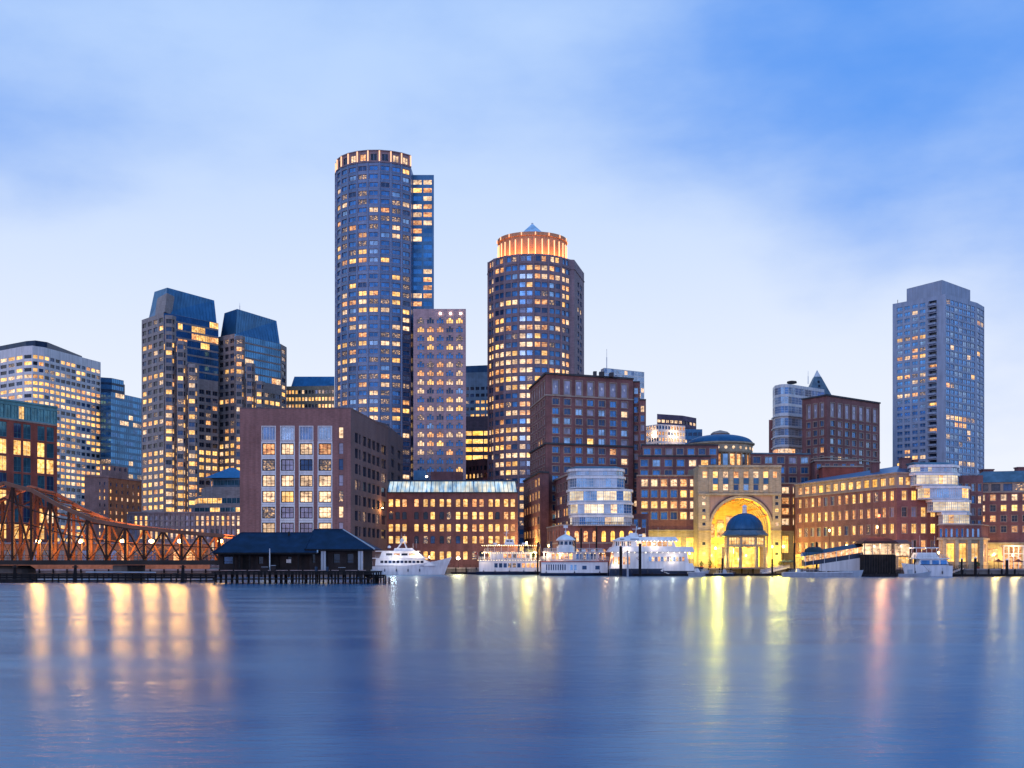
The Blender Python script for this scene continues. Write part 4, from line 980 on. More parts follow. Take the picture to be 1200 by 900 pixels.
for w0, w1 in ((.10, .17), (.20, .235), (.30, .38), (.42, .50), (.54, .62), (.66, .74), (.80, .93)): su.append((LS*w0, LS*w1))
sv = [(zt-(4.9+4.38*(i+1)-.3)*KS, zt-(4.9+4.38*(i+1)-3.1)*KS) for i in range(7)][::-1]
P = [A, M_, C_, S_]
b.vol(P, back_of(P, 3, 60, -4, 6), GZ, zt, [[dict(z0=zl, z1=zt, us=strip, vs=[(pz(515.5, Y), pz(500, Y))], style='louvre', lit=.0, pal=([(g_blue, 2), (g_pale, 1)], [(L_pale, 1)])), dict(z1=zl, us=strip, vs=vr, style='strip', lit=.45, rowvar=.2, pal=palS)], dict(us=nw, vs=nv, style='narrow', lit=.25, pal=palS, wall=brick_brown), dict(us=su, vs=sv, style='dark', lit=.02, pal=([(g_dark, 1)], [(L_dim, 1)]), wall=brick_brown_shade)], brick_brown, parapet=1.2)
band(b.trims, P, zt-.35, zt+.12, .12, brick_brown_shade)
for y in [499.5+18.3*i for i in range(7)]:
    x0, x1 = px(293, Y)[0], px(300, Y)[0]; b.trims.box(x0, x1, Y-.12, Y-.01, pz(y+.8, Y), pz(y, Y), brick_brown); b.trims.box(x0+.35, x1-.35, Y-.07, Y-.01, pz(y+12, Y), pz(y+2.5, Y), brick_brown)
X0, X1 = px(404.5, Y)[0], px(406, Y)[0]; b.trims.box(X0, X1, Y-.1, Y-.01, GZ, zt-.5, brick_brown)
Q = foot([(440, 493), (452, 496.5), (472, 513)], 472)
b.vol(Q, back_of(Q, 0, 25, -6, 20), GZ, pz(493, 472), [None, dict(rh=5.5, cols=2, pad=(10, 2), top=6, wx=((.3, .7),), wz=(.2, .8), style='dark', lit=0, pal=([(g_dark, 1)], [(g_dark, 1)]))], brick_brown_shade)
lx, ly = px(443, 357); nrm_ = Vector((S_[1]-C_[1], -(S_[0]-C_[0]))).normalized()
p_ = Vector(C_).lerp(Vector(S_), .76)+Vector((nrm_.x, nrm_.y))*.9; zL = pz(594, 458)
m = MB(); m.bar((p_.x-nrm_.x*.9, p_.y-nrm_.y*.9, zL+.3), (p_.x, p_.y, zL+.3), .12, iron); m.lathe([(.08, zL+.3), (.35, zL+.1), (.3, zL-.1), (.08, zL-.15)], p_.x, p_.y, 8, E_lamp); b.part('wall_lamp', m)
point(b.root, (p_.x+nrm_.x*.8-b.off[0], p_.y+nrm_.y*.8-b.off[1], zL-GZ), 1300, (1, .42, .10), .3)

# brick wing with yellow lit street front, and the one beside it
b = Building('brick_wing', 'narrow brick wing whose left face glows yellow, left of the glass bow', px(633, 462))
P = foot([(633, 552.5), (613.5, 563.5), (633, 552.5), (643, 553)], 462)[1:]
zt = pz(552.5, 462)
b.vol(P, back_of(P, 8, 40, 0, 20), GZ, zt, [dict(rh=5.0, cols=6, top=1.2, wx=((.25, .75),), wz=(.2, .8), style='rowes2', lit=.55, pal=([(g_deep, 1), (g_dark, 1)], [(L_yel, 2), (L_warm, 1)])), None], brick, parapet=.5)
band(b.trims, P, zt-.5, zt+.15, .4, roof_dark)
m = MB(); X, Yl = px(617, 474); zl_ = pz(637, 474)
m.lathe([(.1, zl_-.3), (.35, zl_), (.35, zl_+.5), (.1, zl_+.8)], X, Yl, 8, E_lamp); m.bar((X, Yl+1.5, zl_+.9), (X, Yl, zl_+.9), .1, iron); b.part('wall_lamp', m)
point(b.root, (X-b.off[0], Yl-1-b.off[1], zl_-GZ), 5200, (1, .62, .12), .3)
b = Building('brick_wing', 'brick wing with paired warm windows directly left of the glass bow', px(668, 440))
P = foot([(668, 554.5), (639.5, 567), (668, 554.5)], 436)[1:]
P.append((P[1][0]+6, P[1][1]+1)); zt = pz(554.5, 436)
b.vol(P, back_of(P, 10, 20, 4, 30), GZ, zt, [dict(rh=4.9, cols=4, pad=(2, 3), top=1.5, wx=((.08, .40), (.5, .82)), wz=(.2, .78), style='rowes2', lit=.6, pal=([(g_deep, 1), (g_blue, 1)], [(L_yel, 1), (L_pale, 1), (L_warm, 2)])), None], brick, parapet=.5)
band(b.trims, P, zt-.5, zt+.15, .4, trim_stone)

# bow windowed glass pavilion, left, on brick base
def glass_bow(name, label, Y0, tiers, base_specs, palg, group=None):
    """tiers: (xl, xr, ytop, ybot, lit) glass storeys of white metal, polygonal bow"""
    b = Building(name, label, px((tiers[-1][0]+tiers[-1][1])/2, Y0))
    for xl_, xr_, y1, y0, lt, cols in tiers:
        wM = (xr_-xl_)*Y0/F
        P = [(px(xl_, Y0+9)[0], Y0+9), (px(xl_+2.2, Y0+3.2)[0], Y0+3.2), (px(xl_+(xr_-xl_)*.12+2, Y0)[0], Y0), (px(xr_-(xr_-xl_)*.12-1, Y0)[0], Y0), (px(xr_-.8, Y0+3.2)[0], Y0+3.2), (px(xr_, Y0+9)[0], Y0+9)]
        z0, z1 = pz(y0, Y0), pz(y1, Y0); rh = z1-z0-.02
        kk = dict(rh=rh, wx=((.02, .98),), wz=(.10, .88), style='glassy', rowvar=0, pal=palg)
        b.vol(P, back_of(P, 0, 8), z0, z1, [dict(cols=1, lit=lt*.3, **kk), dict(cols=1, lit=lt*.7, **kk), dict(cols=cols, lit=lt, **kk), dict(cols=1, lit=lt*.7, **kk), dict(cols=1, lit=lt*.3, **kk)], metal_white, bottom=True)
        band(b.trims, P, z1-.75, z1+.02, .45, boat_white)
    return b
pb = ([(g_white, 4), (g_pale, 3), (g_blue, 1)], [(L_cream, 4), (L_pale, 1)])
b = glass_bow('glass_pavilion', 'white framed glass bow front above brick base at the left of the hotel', 405,
    [(665.5, 731, 549.2, 557.5, 0, 9), (665.5, 732, 558, 572, .03, 7), (665, 740.5, 573, 588, .55, 7), (666, 741, 588.5, 603, .55, 7), (668, 741, 603.5, 616, .75, 7)], None, pb)
P = [(px(666, 415)[0], 415), px(674, 406), px(722, 406), (px(731, 415)[0], 415)]; m = MB(); q = P+back_of(P, 0, 6); m.loft(q, pz(549, 405), [(x*.995+.3, y+3) for x, y in q], pz(545.3, 405), roof_slate); b.part('cap_roof', m)
P = [(px(641, 440)[0], 440), px(657, 408), px(745, 408)]
b.vol(P, back_of(P, 5, 20, 0, 40), GZ, pz(615.5, 408), [dict(rh=6.2, cols=5, wx=((.25, .7),), wz=(.2, .8), style='round', lit=.5, pal=PAL_GOLD), dict(rh=6.2, cols=8, top=.6, pad=(1, 0), wx=((.2, .72),), wz=(.18, .80), style='round', lit=.85, rowvar=.1, pal=([(g_dark, 1)], [(L_warm, 3), (L_gold, 1)]))], brick)
band(b.trims, P, pz(616, 408), pz(614.5, 408), .3, trim_stone); band(b.trims, P, pz(637, 408), pz(635.5, 408), .25, trim_stone)
m = MB(); a_, c_ = px(668, 405.2), px(740, 405.2)
for i in range(37): m.bar((a_[0]+(c_[0]-a_[0])*i/36, 404.6, pz(616, 405)), (a_[0]+(c_[0]-a_[0])*i/36, 404.6, pz(612, 405)), .07, iron)
m.bar((a_[0], 404.6, pz(612, 405)), (c_[0], 404.6, pz(612, 405)), .1, iron); b.part('railing', m)
q = [px(741, 425), px(760, 425)]; b.vol(q, back_of(q, 0, 12), GZ, pz(602, 425), [dict(rh=5, cols=2, top=1, wx=((.2, .7),), wz=(.2, .8), style='rowes2', lit=.5, pal=PAL_ROWES)], brick, parapet=.5)

# right brick wing
b = Building('brick_wing', 'long brick wing with rows of warm lit windows on the right', px(1051, 382))
P = foot([(932, 568), (1051, 554), (1062, 553.5)], 440); P[2] = (px(1101, 384)[0], 384)
P = [P[0], P[1], P[2]]
zt = pz(568, 440); zb_ = zt-4.6; zg = GZ+4.9
usW = lambda n, L, p0, p1: [(p0+(L-p0-p1)*(i+.2)/n, p0+(L-p0-p1)*(i+.78)/n) for i in range(n)]
LW = (Vector(P[1])-Vector(P[0])).length
kf = dict(rh=(zb_-zg-.02)/4, cols=14, pad=(1, .5), wx=((.22, .74),), wz=(.22, .80), style='rowes2', pal=([(g_dark, 2), (g_blind, 2), (g_pale, 2), (g_blue, 1), (L_dim, 1)], [(L_yel, 5), (L_warm, 4), (L_dim, 1)]))
kg = dict(z0=zb_, z1=zt, rh=4.5, cols=13, pad=(1, .5), wx=((.12, .80),), wz=(.12, .72), style='store', lit=.9, rowvar=0, pal=([(L_warm, 1)], [(L_yel, 2), (L_gold, 1)]), wall=trim_stone)
ks = dict(z1=zg, rh=4.8, cols=11, wx=((.12, .88),), wz=(.05, .8), style='store', lit=.9, pal=([(L_warm, 1)], [(L_gold, 2), (L_yel, 1)]), wall=limestone)
f2 = dict(kf); f2.update(cols=4, lit=.55, pal=PAL_GOLD); g2 = dict(kg); g2.update(cols=2, pad=(.5, 9.5)); s2 = dict(ks); s2.update(cols=3)
b.vol(P, [(P[2][0]+4, 470), (P[0][0]+10, 490)], GZ, zt, [[kg, dict(z0=zg, z1=zb_, lit=.62, rowvar=.15, **kf), ks], [g2, dict(z0=zg, z1=zb_, **f2), s2]], brick, roof=roof_slate)
band(b.trims, P, zb_-.25, zb_+.15, .3, trim_stone); band(b.trims, P, zt-.3, zt+.2, .5, trim_stone); band(b.trims, P, zg-.3, zg+.15, .5, limestone)
q = [(P[0][0]+.3, P[0][1]+.5), (P[1][0], P[1][1]+.5), (P[2][0]-.2, P[2][1]+.5), (P[2][0]+2, 440), (P[0][0]+8, 470)]
rid0, rid1 = (P[0][0]+12, 462), (P[1][0]+10, 410)
m = MB(); zr = zt+.22; zh = pz(543, 400)
m.face([(*q[0], zr), (*q[1], zr), (*rid1, zh), (*rid0, zh-1)], roof_blue); m.face([(*q[1], zr), (*q[2], zr), (*rid1, zh)], roof_blue); m.face([(*q[2], zr), (*q[3], zr), (*rid1, zh)], roof_blue)
m.face([(*q[3], zr), (*q[4], zr), (*rid0, zh-1), (*rid1, zh)], roof_blue); m.face([(*q[4], zr), (*q[0], zr), (*rid0, zh-1)], roof_blue); b.part('hip_roof', m)
for x0, x1, yt, Yc in ((1023, 1031, 543, 405), (1057, 1068, 537.5, 398), (1071, 1076, 539.5, 400)):
    m = MB(); a_, c_ = px(x0, Yc)[0], px(x1, Yc)[0]; m.box(a_, c_, Yc, Yc+3, zt, pz(yt, Yc), brick); m.box(a_-.2, c_+.2, Yc-.2, Yc+3.2, pz(yt, Yc), pz(yt, Yc)+.35, brick_mid); b.part('chimney', m)
# right glass bow, stepped
b = glass_bow('glass_pavilion', 'stepped white framed glass bow front at the right, upper storey brightly lit', 378,
    [(1065, 1123, 544.5, 553.5, .1, 9), (1065, 1123.5, 554, 569, 1.0, 8), (1073, 1136, 569.5, 585, .6, 6), (1085, 1137, 585.5, 600, .65, 5), (1098, 1137, 600.5, 615, .9, 4)], None, ([(g_white, 3), (g_pale, 3), (g_blue, 1)], [(L_cream, 4), (L_yel, 1)]))
P = [(px(1066, 385)[0], 385), px(1074, 379), px(1115, 379), (px(1123, 385)[0], 385)]; m = MB(); q = P+back_of(P, 0, 6); m.loft(q, pz(544.3, 378), [(x-.3, y+3) for x, y in q], pz(540.5, 378), roof_slate); b.part('cap_roof', m)
P = [(px(1099, 384)[0], 384), px(1100, 376), px(1150, 376), (px(1158, 386)[0], 386)]
zt = pz(614.5, 376); zm = pz(631.5, 376)
b.vol(P, back_of(P, 0, 16), GZ, zt, [None, [dict(z0=zm, z1=zt, rh=4.4, cols=8, wx=((.25, .75),), wz=(.1, .7), style='white', lit=.1, pal=([(g_blue, 2), (g_pale, 1)], [(L_pale, 1)])), dict(z1=zm, rh=6.6, cols=3, pad=(1.6, .6), top=.8, wx=((.08, .92),), wz=(.02, .92), style='store', lit=1, rowvar=0, pal=([(L_gold, 1)], [(L_gold, 1), (L_yel, 1)]), wall=limestone)], [dict(z0=zm, z1=zt, blank=True), dict(z1=zm, rh=6.6, cols=1, top=.8, wx=((.3, .7),), wz=(.02, .9), style='store', lit=.5, pal=([(g_blind, 1)], [(L_yel, 1)]), wall=limestone)]], brick, parapet=.4)
band(b.trims, P, zt-.3, zt+.1, .35, trim_stone); band(b.trims, P, zm-.3, zm+.4, .5, limestone)
for x in (1106, 1120.5, 1135, 1149): X, _ = px(x, 376); b.trims.box(X-.6, X+.6, 375.2, 375.98, GZ, zm-.35, limestone)
b.vol([px(1122, 392), px(1152, 392)], back_of([px(1122, 392), px(1152, 392)], 0, 12), GZ, pz(557, 392), [dict(rh=4, cols=4, top=2, wx=((.25, .75),), wz=(.2, .8), style='rowes2', lit=.2, pal=PAL_ROWES)], brick, parapet=.5)
# far right brick apartment wing
Y = 402
b = Building('apartment_wing', 'brick apartment wing with grey roof and chimneys at the right edge', px(1138, Y))
P = [px(1132, Y), (px(1260, 392)[0], 392)]; zt = pz(566, Y); zs_ = pz(577.5, Y); zg = pz(637, Y)
b.vol(P, back_of(P, 0, 25), GZ, zt, [[dict(z0=zs_, z1=zt, rh=3.2, cols=9, wx=((.12, .88),), wz=(.1, .85), style='dark', lit=.05, pal=PAL_DARK, wall=trim_stone), dict(z0=zg, z1=zs_, rh=3.52, cols=10, wx=((.25, .78),), wz=(.2, .8), style='rowes2', lit=.5, pal=([(g_dark, 2), (g_deep, 1), (g_blind, 1)], [(L_yel, 1), (L_warm, 3), (L_pale, 1)])), dict(z1=zg, rh=6, cols=6, wx=((.2, .8),), wz=(.03, .72), style='store', lit=.6, pal=([(g_dark, 1), (L_warm, 1)], [(L_gold, 1), (L_yel, 1)]), wall=limestone)]], brick)
q = P+back_of(P, 0, 25); q = offset(q, .5, True); q2 = offset(q, -6, True); m = MB(); m.loft(q, zt+.02, q2, pz(553, Y+5), roof_slate); b.part('hip_roof', m)
band(b.trims, P, zs_-.2, zs_+.1, .25, trim_stone); band(b.trims, P, zg-.2, zg+.3, .4, limestone)
for x0, x1, yt in ((1152, 1164.5, 551), (1193, 1206, 548.5)):
    m = MB(); a_, c_ = px(x0, Y+4)[0], px(x1, Y+4)[0]; m.box(a_, c_, Y+4, Y+7, zt, pz(yt, Y+4), brick); m.box(a_-.25, c_+.25, Y+3.8, Y+7.2, pz(yt, Y+4), pz(yt, Y+4)+.4, brick_mid); b.part('chimney', m)
for x in (1165, 1184): point(b.root, (px(x, 397)[0]-b.off[0], 397-b.off[1], 4.5), 900, (1, .66, .14), .3)

finish_buildings()
# ------------------------------------------------------------------ objects on the water and the quay
def tube(mb, a, b, r0, r1, m, n=8):
    a, b = Vector(a), Vector(b); d = (b-a).normalized(); up = Vector((0, 0, 1)) if abs(d.z) < .9 else Vector((0, 1, 0))
    x = d.cross(up).normalized(); y = x.cross(d)
    A = [a+(x*math.cos(6.2832*i/n)+y*math.sin(6.2832*i/n))*r0 for i in range(n)]; B_ = [b+(x*math.cos(6.2832*i/n)+y*math.sin(6.2832*i/n))*r1 for i in range(n)]
    for i in range(n): j = (i+1) % n; mb.face([A[i], A[j], B_[j], B_[i]], m)
    mb.face(A[::-1], m); mb.face(B_, m)
def copy_tree(o, parent=None):
    c = o.copy(); COL.objects.link(c)
    if parent: c.parent = parent
    for ch in list(o.children): copy_tree(ch, c)
    return c

# --- iron swing bridge, left
def make_bridge():
    Y0, Y1 = 262.0, 276.0
    b = empty('iron_bridge', (px(120, Y0)[0], Y0, 0), 0, 'rusty iron truss bridge lit orange, its top chord sweeping down to the right', 'bridge'); off = (b.location.x, Y0, 0)
    T = [(-190, 632), (-120, 618), (-60, 596), (5, 566), (38, 575), (72, 594), (110, 610), (150, 617), (200, 622.5), (262, 628)]
    T2 = [(-60, 613), (5, 584), (38, 598), (72, 608), (110, 613.5), (150, 619), (200, 624), (262, 630)]
    zd = pz(656.5, Y0)
    def ty(t, x):
        for (a, ya), (c, yc) in zip(t[:-1], t[1:]):
            if a <= x <= c: return ya+(yc-ya)*(x-a)/(c-a)
        return t[-1][1]
    for side, Yp_ in enumerate((Y0, Y1)):
        m = MB(); m2 = MB()
        for (a, ya), (c, yc) in zip(T[:-1], T[1:]): m.bar((px(a, Y0)[0], Yp_, pz(ya, Y0)), (px(c, Y0)[0], Yp_, pz(yc, Y0)), 1.0, chord_lamplit, .8)
        m.build('top_chord', b, off)
        for (a, ya), (c, yc) in zip(T2[:-1], T2[1:]): m2.bar((px(a, Y0)[0], Yp_, pz(ya, Y0)), (px(c, Y0)[0], Yp_, pz(yc, Y0)), .32, rust, .3)
        m2.build('lower_chord', b, off)
        xs = list(range(-188, 264, 22)); xs = [x+5 for x in xs]
        for i, x in enumerate(xs):
            X = px(x, Y0)[0]; zt = pz(ty(T, x), Y0)
            p = MB(); p.bar((X, Yp_, zd), (X, Yp_, zt), .55, rust); p.build('post', b, off)
            if i+1 < len(xs):
                X2 = px(xs[i+1], Y0)[0]; zt2 = pz(ty(T, xs[i+1]), Y0); p = MB()
                if i % 2: p.bar((X, Yp_, zt), (X2, Yp_, zd), .38, rust)
                else: p.bar((X, Yp_, zd), (X2, Yp_, zt2), .38, rust)
                zm = (zd+zt)/2; p.bar((X, Yp_, zm), (X2, Yp_, (zd+zt2)/2), .2, rust); 
                if i % 2: p.bar((X, Yp_, zd), (X2, Yp_, (zd+zt2)/2), .16, iron)
                else: p.bar((X, Yp_, zm), (X2, Yp_, zd), .16, iron)
                p.build('diagonal', b, off)
            if side == 0:
                p = MB(); p.bar((X, Y0, zt), (X, Y1, zt), .3, rust)
                if i+1 < len(xs): p.bar((X, Y0, zt), (px(xs[i+1], Y0)[0], Y1, pz(ty(T, xs[i+1]), Y0)), .16, iron)
                p.build('cross_beam', b, off)
    m = MB(); xl, xr = px(-190, Y0)[0], px(264, Y0)[0]
    m.box(xl, xr, Y0-.6, Y1+.6, zd-1.0, zd, iron); m.build('deck', b, off)
    m = MB()
    for Yr in (Y0-.5, Y1+.4):
        for k in (.5, 1.1): m.bar((xl, Yr, zd+k), (xr, Yr, zd+k), .07, rust)
        for i in range(int((xr-xl)/1.5)): m.bar((xl+i*1.5, Yr, zd), (xl+i*1.5, Yr, zd+1.1), .06, rust)
    m.build('railing', b, off)
    for x, s in ((-60, 1), (22, 1.1), (73, 1), (125, 1.2), (160, .8), (195, 1), (244, 1)):
        X = px(x, Y0)[0]; zl = pz(633, Y0)
        m = MB(); m.bar((X, Y1-2, zd), (X, Y1-2, zl+.2), .14, iron); m.bar((X, Y1-2, zl+.2), (X, Y1-3.2, zl+.2), .1, iron); lp = m.build('lamp_post', b, off)
        m = MB(); m.lathe([(.08, zl-.5), (.6, zl-.2), (.6, zl+.2), (.08, zl+.45)], X, Y1-3.2, 8, E_lamp); m.build('lamp_head', lp, off).location = (0, 0, 0)
        point(b, (X-off[0], Y1-3.2-off[1]-.2, zl-.6), 4800*s, (1, .38, .08), 2.0)
    return b
make_bridge()
# fender pier under and before the bridge: piles, walers, planks
def piles(name, label, x0, x1, Y, ztop, step, rows, cat='pier', deckm=timber_dark, deck=True, group=None, rail=False, dp=2.5, zdk=None):
    X0, X1 = px(x0, Y)[0], px(x1, Y)[0]; b = empty(name, ((X0+X1)/2, Y, 0), 0, label, cat, group); off = ((X0+X1)/2, Y, 0)
    n = max(2, int((X1-X0)/step)); cnt = 0
    st_ = MB()
    for r in range(rows):
        for i in range(n+1):
            x = X0+(X1-X0)*i/n+rnd()*.3; y = Y+dp*r/max(1, rows-1)+rnd()*.2; lean = (rnd()-.5)*.15
            m = MB() if cnt < 100 else st_; tube(m, (x, y, -3), (x+lean, y, ztop+(rnd()*.25 if not deck else -.25)), .19, .16, timber_dark, 7)
            if cnt < 100: m.build('pile', b, off)
            cnt += 1
    if st_.f: tag(st_.build('pile', b, off), kind='stuff')
    if deck:
        m = MB(); m.box(X0-.3, X1+.3, Y-.35, Y+dp+.35, ztop-.3, ztop, deckm); m.build('deck', b, off)
        m = MB(); m.bar((X0, Y-.3, ztop-.5), (X1, Y-.3, ztop-.5), .3, deckm); m.build('waler', b, off)
    return b, off, X0, X1
b, off, X0, X1 = piles('fender_pier', 'dark timber fender pier running under the iron bridge', -150, 252, 248, 1.9, 3.0, 2, dp=4)
m = MB(); m.bar((X0, 247.6, 1.0), (X1, 247.6, 1.0), .35, timber_dark); m.bar((X0, 247.6, .35), (X1, 247.6, .35), .3, timber_dark); m.build('lower_waler', b, off)
m = MB(); tube(m, (px(100, 247)[0], 247.3, 2.15), (px(182, 247)[0], 247.3, 2.1), .12, .12, boat_grey); m.build('pipe', b, off)
for x in (20, 90, 215):
    m = MB(); X = px(x, 250)[0]
    for k in range(3): tube(m, (X+k*.45, 247.4+.2*(k % 2), -3), (X+.45+k*.1, 247.7, 3.6), .2, .17, timber_dark, 7)
    m.lathe([(.62, 3.1), (.62, 3.35)], X+.5, 247.7, 10, iron, cap=False); m.build('pile_cluster', b, off)
# centre pier of the bridge
m = MB(); Xc = px(5, 268)[0]; m.lathe([(6.5, -3), (6.2, 2.7), (5.0, 3.5)], Xc, 269, 20, quay_stone); tag(m.build('bridge_pier'), 'round stone pier carrying the iron bridge at the left edge', 'pier')
for x in (-100, 150): 
    X = px(x, 268)[0]; m = MB(); m.box(X-1.6, X+1.6, 262.5, 275.5, -3, pz(657, 262)-1.0, quay_stone); tag(m.build('bridge_pier'), 'squared stone pier under the bridge deck, right of the centre pier' if x == 150 else 'squared stone pier under the bridge deck, beyond the left edge', 'pier')
# boats of rowing size moored along the fender pier
# --- pier house
def pier_house():
    Y = 236.0; w = lambda x: px(x, Y)[0]
    b = empty('pier_house', (w(340), Y, 2.4), 0, 'dark old pier house with blue hipped roof standing on piles', 'building'); off = (w(340), Y, 2.4)
    zf = pz(668, Y); 
    def hip(x0, x1, ye, yr, xr0, xr1, Yf, Yb, name='roof'):
        m = MB(); ze, zr = pz(ye, Yf), pz(yr, Yf+6); a, c = px(x0, Yf)[0], px(x1, Yf)[0]; e, f = px(xr0, Yf+6)[0], px(xr1, Yf+6)[0]; Ym = (Yf+Yb)/2
        m.loft([(a, Yf), (c, Yf), (c, Yb), (a, Yb)], ze, [(e, Ym-.15), (f, Ym-.15), (f, Ym+.15), (e, Ym+.15)], zr, roof_pier)
        r = m.build(name, b, off)
        m = MB(); m.bar((a, Yf, ze), (e, Ym, zr), .22, roof_pier); m.bar((c, Yf, ze), (f, Ym, zr), .26, boat_grey); m.bar((e, Ym, zr+.05), (f, Ym, zr+.05), .25, roof_pier); m.build('ridge_cap', r)
        r.children[0].location = (-off[0], -off[1], -off[2])
        m = MB(); m.box(a+.1, c-.1, Yf+.05, Yf+.25, ze-.35, ze-.02, timber_dark); m.build('fascia', b, off)
        return ze
    ze1 = hip(249, 372, 647.5, 624.5, 281, 372, Y-1, Y+13)
    ze2 = hip(357, 439, 643.5, 620.5, 367, 401, Y-.4, Y+14)
    def wall_run(x0, x1, Yf, z1, us):
        A = px(x0, Yf); L = (px(x1, Yf)[0]-A[0])
        return A, L
    m = MB(); X0, X1 = w(255), w(362)
    W_ = Building.__new__(Building); W_.walls = MB(); W_.wins = []
    k = dict(wall=timber_wall, style='narrow', lit=0, pal=([(g_deep, 1), (g_dark, 2)], [(L_dim, 1)]))
    c = lambda x, x0: w(x)-w(x0)
    W_.facade((X0, Y+1.2), (w(362), Y+1.2), zf, ze1, [(c(260, 255), c(272, 255)), (c(301, 255), c(307, 255)), (c(335, 255), c(340.5, 255))], [(pz(661, Y), pz(652, Y))], **k)
    W_.facade((w(362), Y+.6), (w(425), Y+.6), zf, ze2, [(c(365, 362), c(369, 362)), (c(390, 362), c(398, 362)), (c(406, 362), c(414, 362))], [(pz(660, Y), pz(648.5, Y))], **k)
    W_.facade((w(425), Y+.6), (w(425)+.5, Y+12), zf, ze2, [], [], **k); W_.facade((X0, Y+12), (X0, Y+1.2), zf, ze1, [], [], **k); W_.facade((w(425), Y+12), (X0, Y+12), zf, ze1, [], [], **k)
    W_.walls.build('wall', b, off)
    for (sty, w_, h_, pane, wl, p, rot, n) in W_.wins:
        o = window_mb(sty, w_, h_, pane, wl).build('window', b); o.location = (p[0]-off[0], p[1]-off[1], p[2]-off[2]); o.rotation_euler = (0, 0, rot)
    for x in (274, 281, 293, 315, 350): m = MB(); m.bar((w(x), Y-.2, zf), (w(x), Y-.2, ze1), .28, timber_dark); m.build('post', b, off)
    for x in (377.5, 380.5, 421, 424): m = MB(); m.box(w(x)-.22, w(x)+.22, Y-.1, Y+.3, zf, ze2, boat_grey); m.build('post', b, off)
    m = MB(); m.box(w(283), w(291), Y+1.0, Y+1.15, zf, pz(650, Y), timber_dark); m.build('door', b, off)
    m = MB(); m.box(w(312), w(326), Y+1.0, Y+1.15, zf, pz(650, Y), timber_dark); m.build('door', b, off)
    m = MB(); tube(m, (w(333), Y+5, pz(632, Y)), (w(333), Y+5, pz(624, Y)), .18, .18, iron); m.lathe([(.35, pz(624, Y)), (.3, pz(623, Y)), (.02, pz(622, Y))], w(333), Y+5, 8, iron); m.build('flue', b, off)
    # signboard kept blank blue-grey
    m = MB(); m.box(w(334.5), w(340), Y+.95, Y+1.1, pz(659.5, Y), pz(655.5, Y), trim_white); m.build('notice_board', b, off)
    m = MB(); tube(m, (w(318.5), Y-2, zf), (w(318.5), Y-2, pz(643, Y)), .12, .1, trim_white); m.build('flag_pole', b, off)
pier_house()
b, off, X0, X1 = piles('pier_platform', 'dark timber platform on piles carrying the old pier house', 250, 436, 232, pz(669.5, 232), 2.1, 4, dp=15)
m = MB(); m.bar((X0, 231.5, .9), (X1, 231.5, 1.0), .28, timber_dark); m.build('lower_waler', b, off)
b, off, X0, X1 = piles('jetty', 'short timber jetty at the right end of the pier house platform', 430, 449, 234, 1.75, 1.6, 2, dp=2.5)
for x, h in ((452, 2.6), (456, 2.2)):
    m = MB(); X = px(x, 233)[0]; tube(m, (X, 233, -3), (X, 233, h*.55), .18, .15, timber_dark); tag(m.build('mooring_pile'), ('taller' if x == 452 else 'shorter')+' of two lone timber piles right of the pier house jetty', 'pile')
def clutter():
    Y = 234.5; zf = pz(669.5, 232)
    it = [(312, 'crate', 1.2, .8), (322, 'crate', .9, 1.1), (402, 'crate', 1.0, .7)]
    desc = ['wide grey crate on the pier house platform near its double door', 'tall grey crate on the platform beside the white pole', 'low crate on the platform below the right end of the pier roof']
    for (x, n, w_, h_), d in zip(it, desc):
        X = px(x, Y)[0]; r = empty(n, (X, Y-1.5, zf), rnd(), d, 'crate'); m = MB(); m.box(-w_/2, w_/2, -.4, .4, 0, h_, timber_wall); m.build('box', r)
        m = MB(); m.box(-w_/2-.05, w_/2+.05, -.45, .45, h_, h_+.08, boat_grey); m.build('lid', r)
    for x, d in ((372, 'upright oil drum on the platform left of the grey double post'), (385, 'upright oil drum on the platform right of the grey double post')):
        X = px(x, Y)[0]; m = MB(); m.lathe([(.3, zf), (.32, zf+.05), (.3, zf+.1), (.3, zf+.45), (.32, zf+.5), (.3, zf+.55), (.3, zf+.9), (.27, zf+.88)], X, Y-1.6, 12, navy); tag(m.build('oil_drum'), d, 'drum')
clutter()
# long low float between the bridge and the house
m = MB(); x0, x1 = px(-60, 244)[0], px(34, 244)[0]; m.box(x0, x1, 243, 246, -.3, .75, timber_dark)
for i in range(9): m.box(x0+i*2, x0+i*2+1.4, 242.95, 243.0, .1, .55, timber_wall)
tag(m.build('work_float'), 'low dark work float moored before the fender pier at the left edge', 'float')

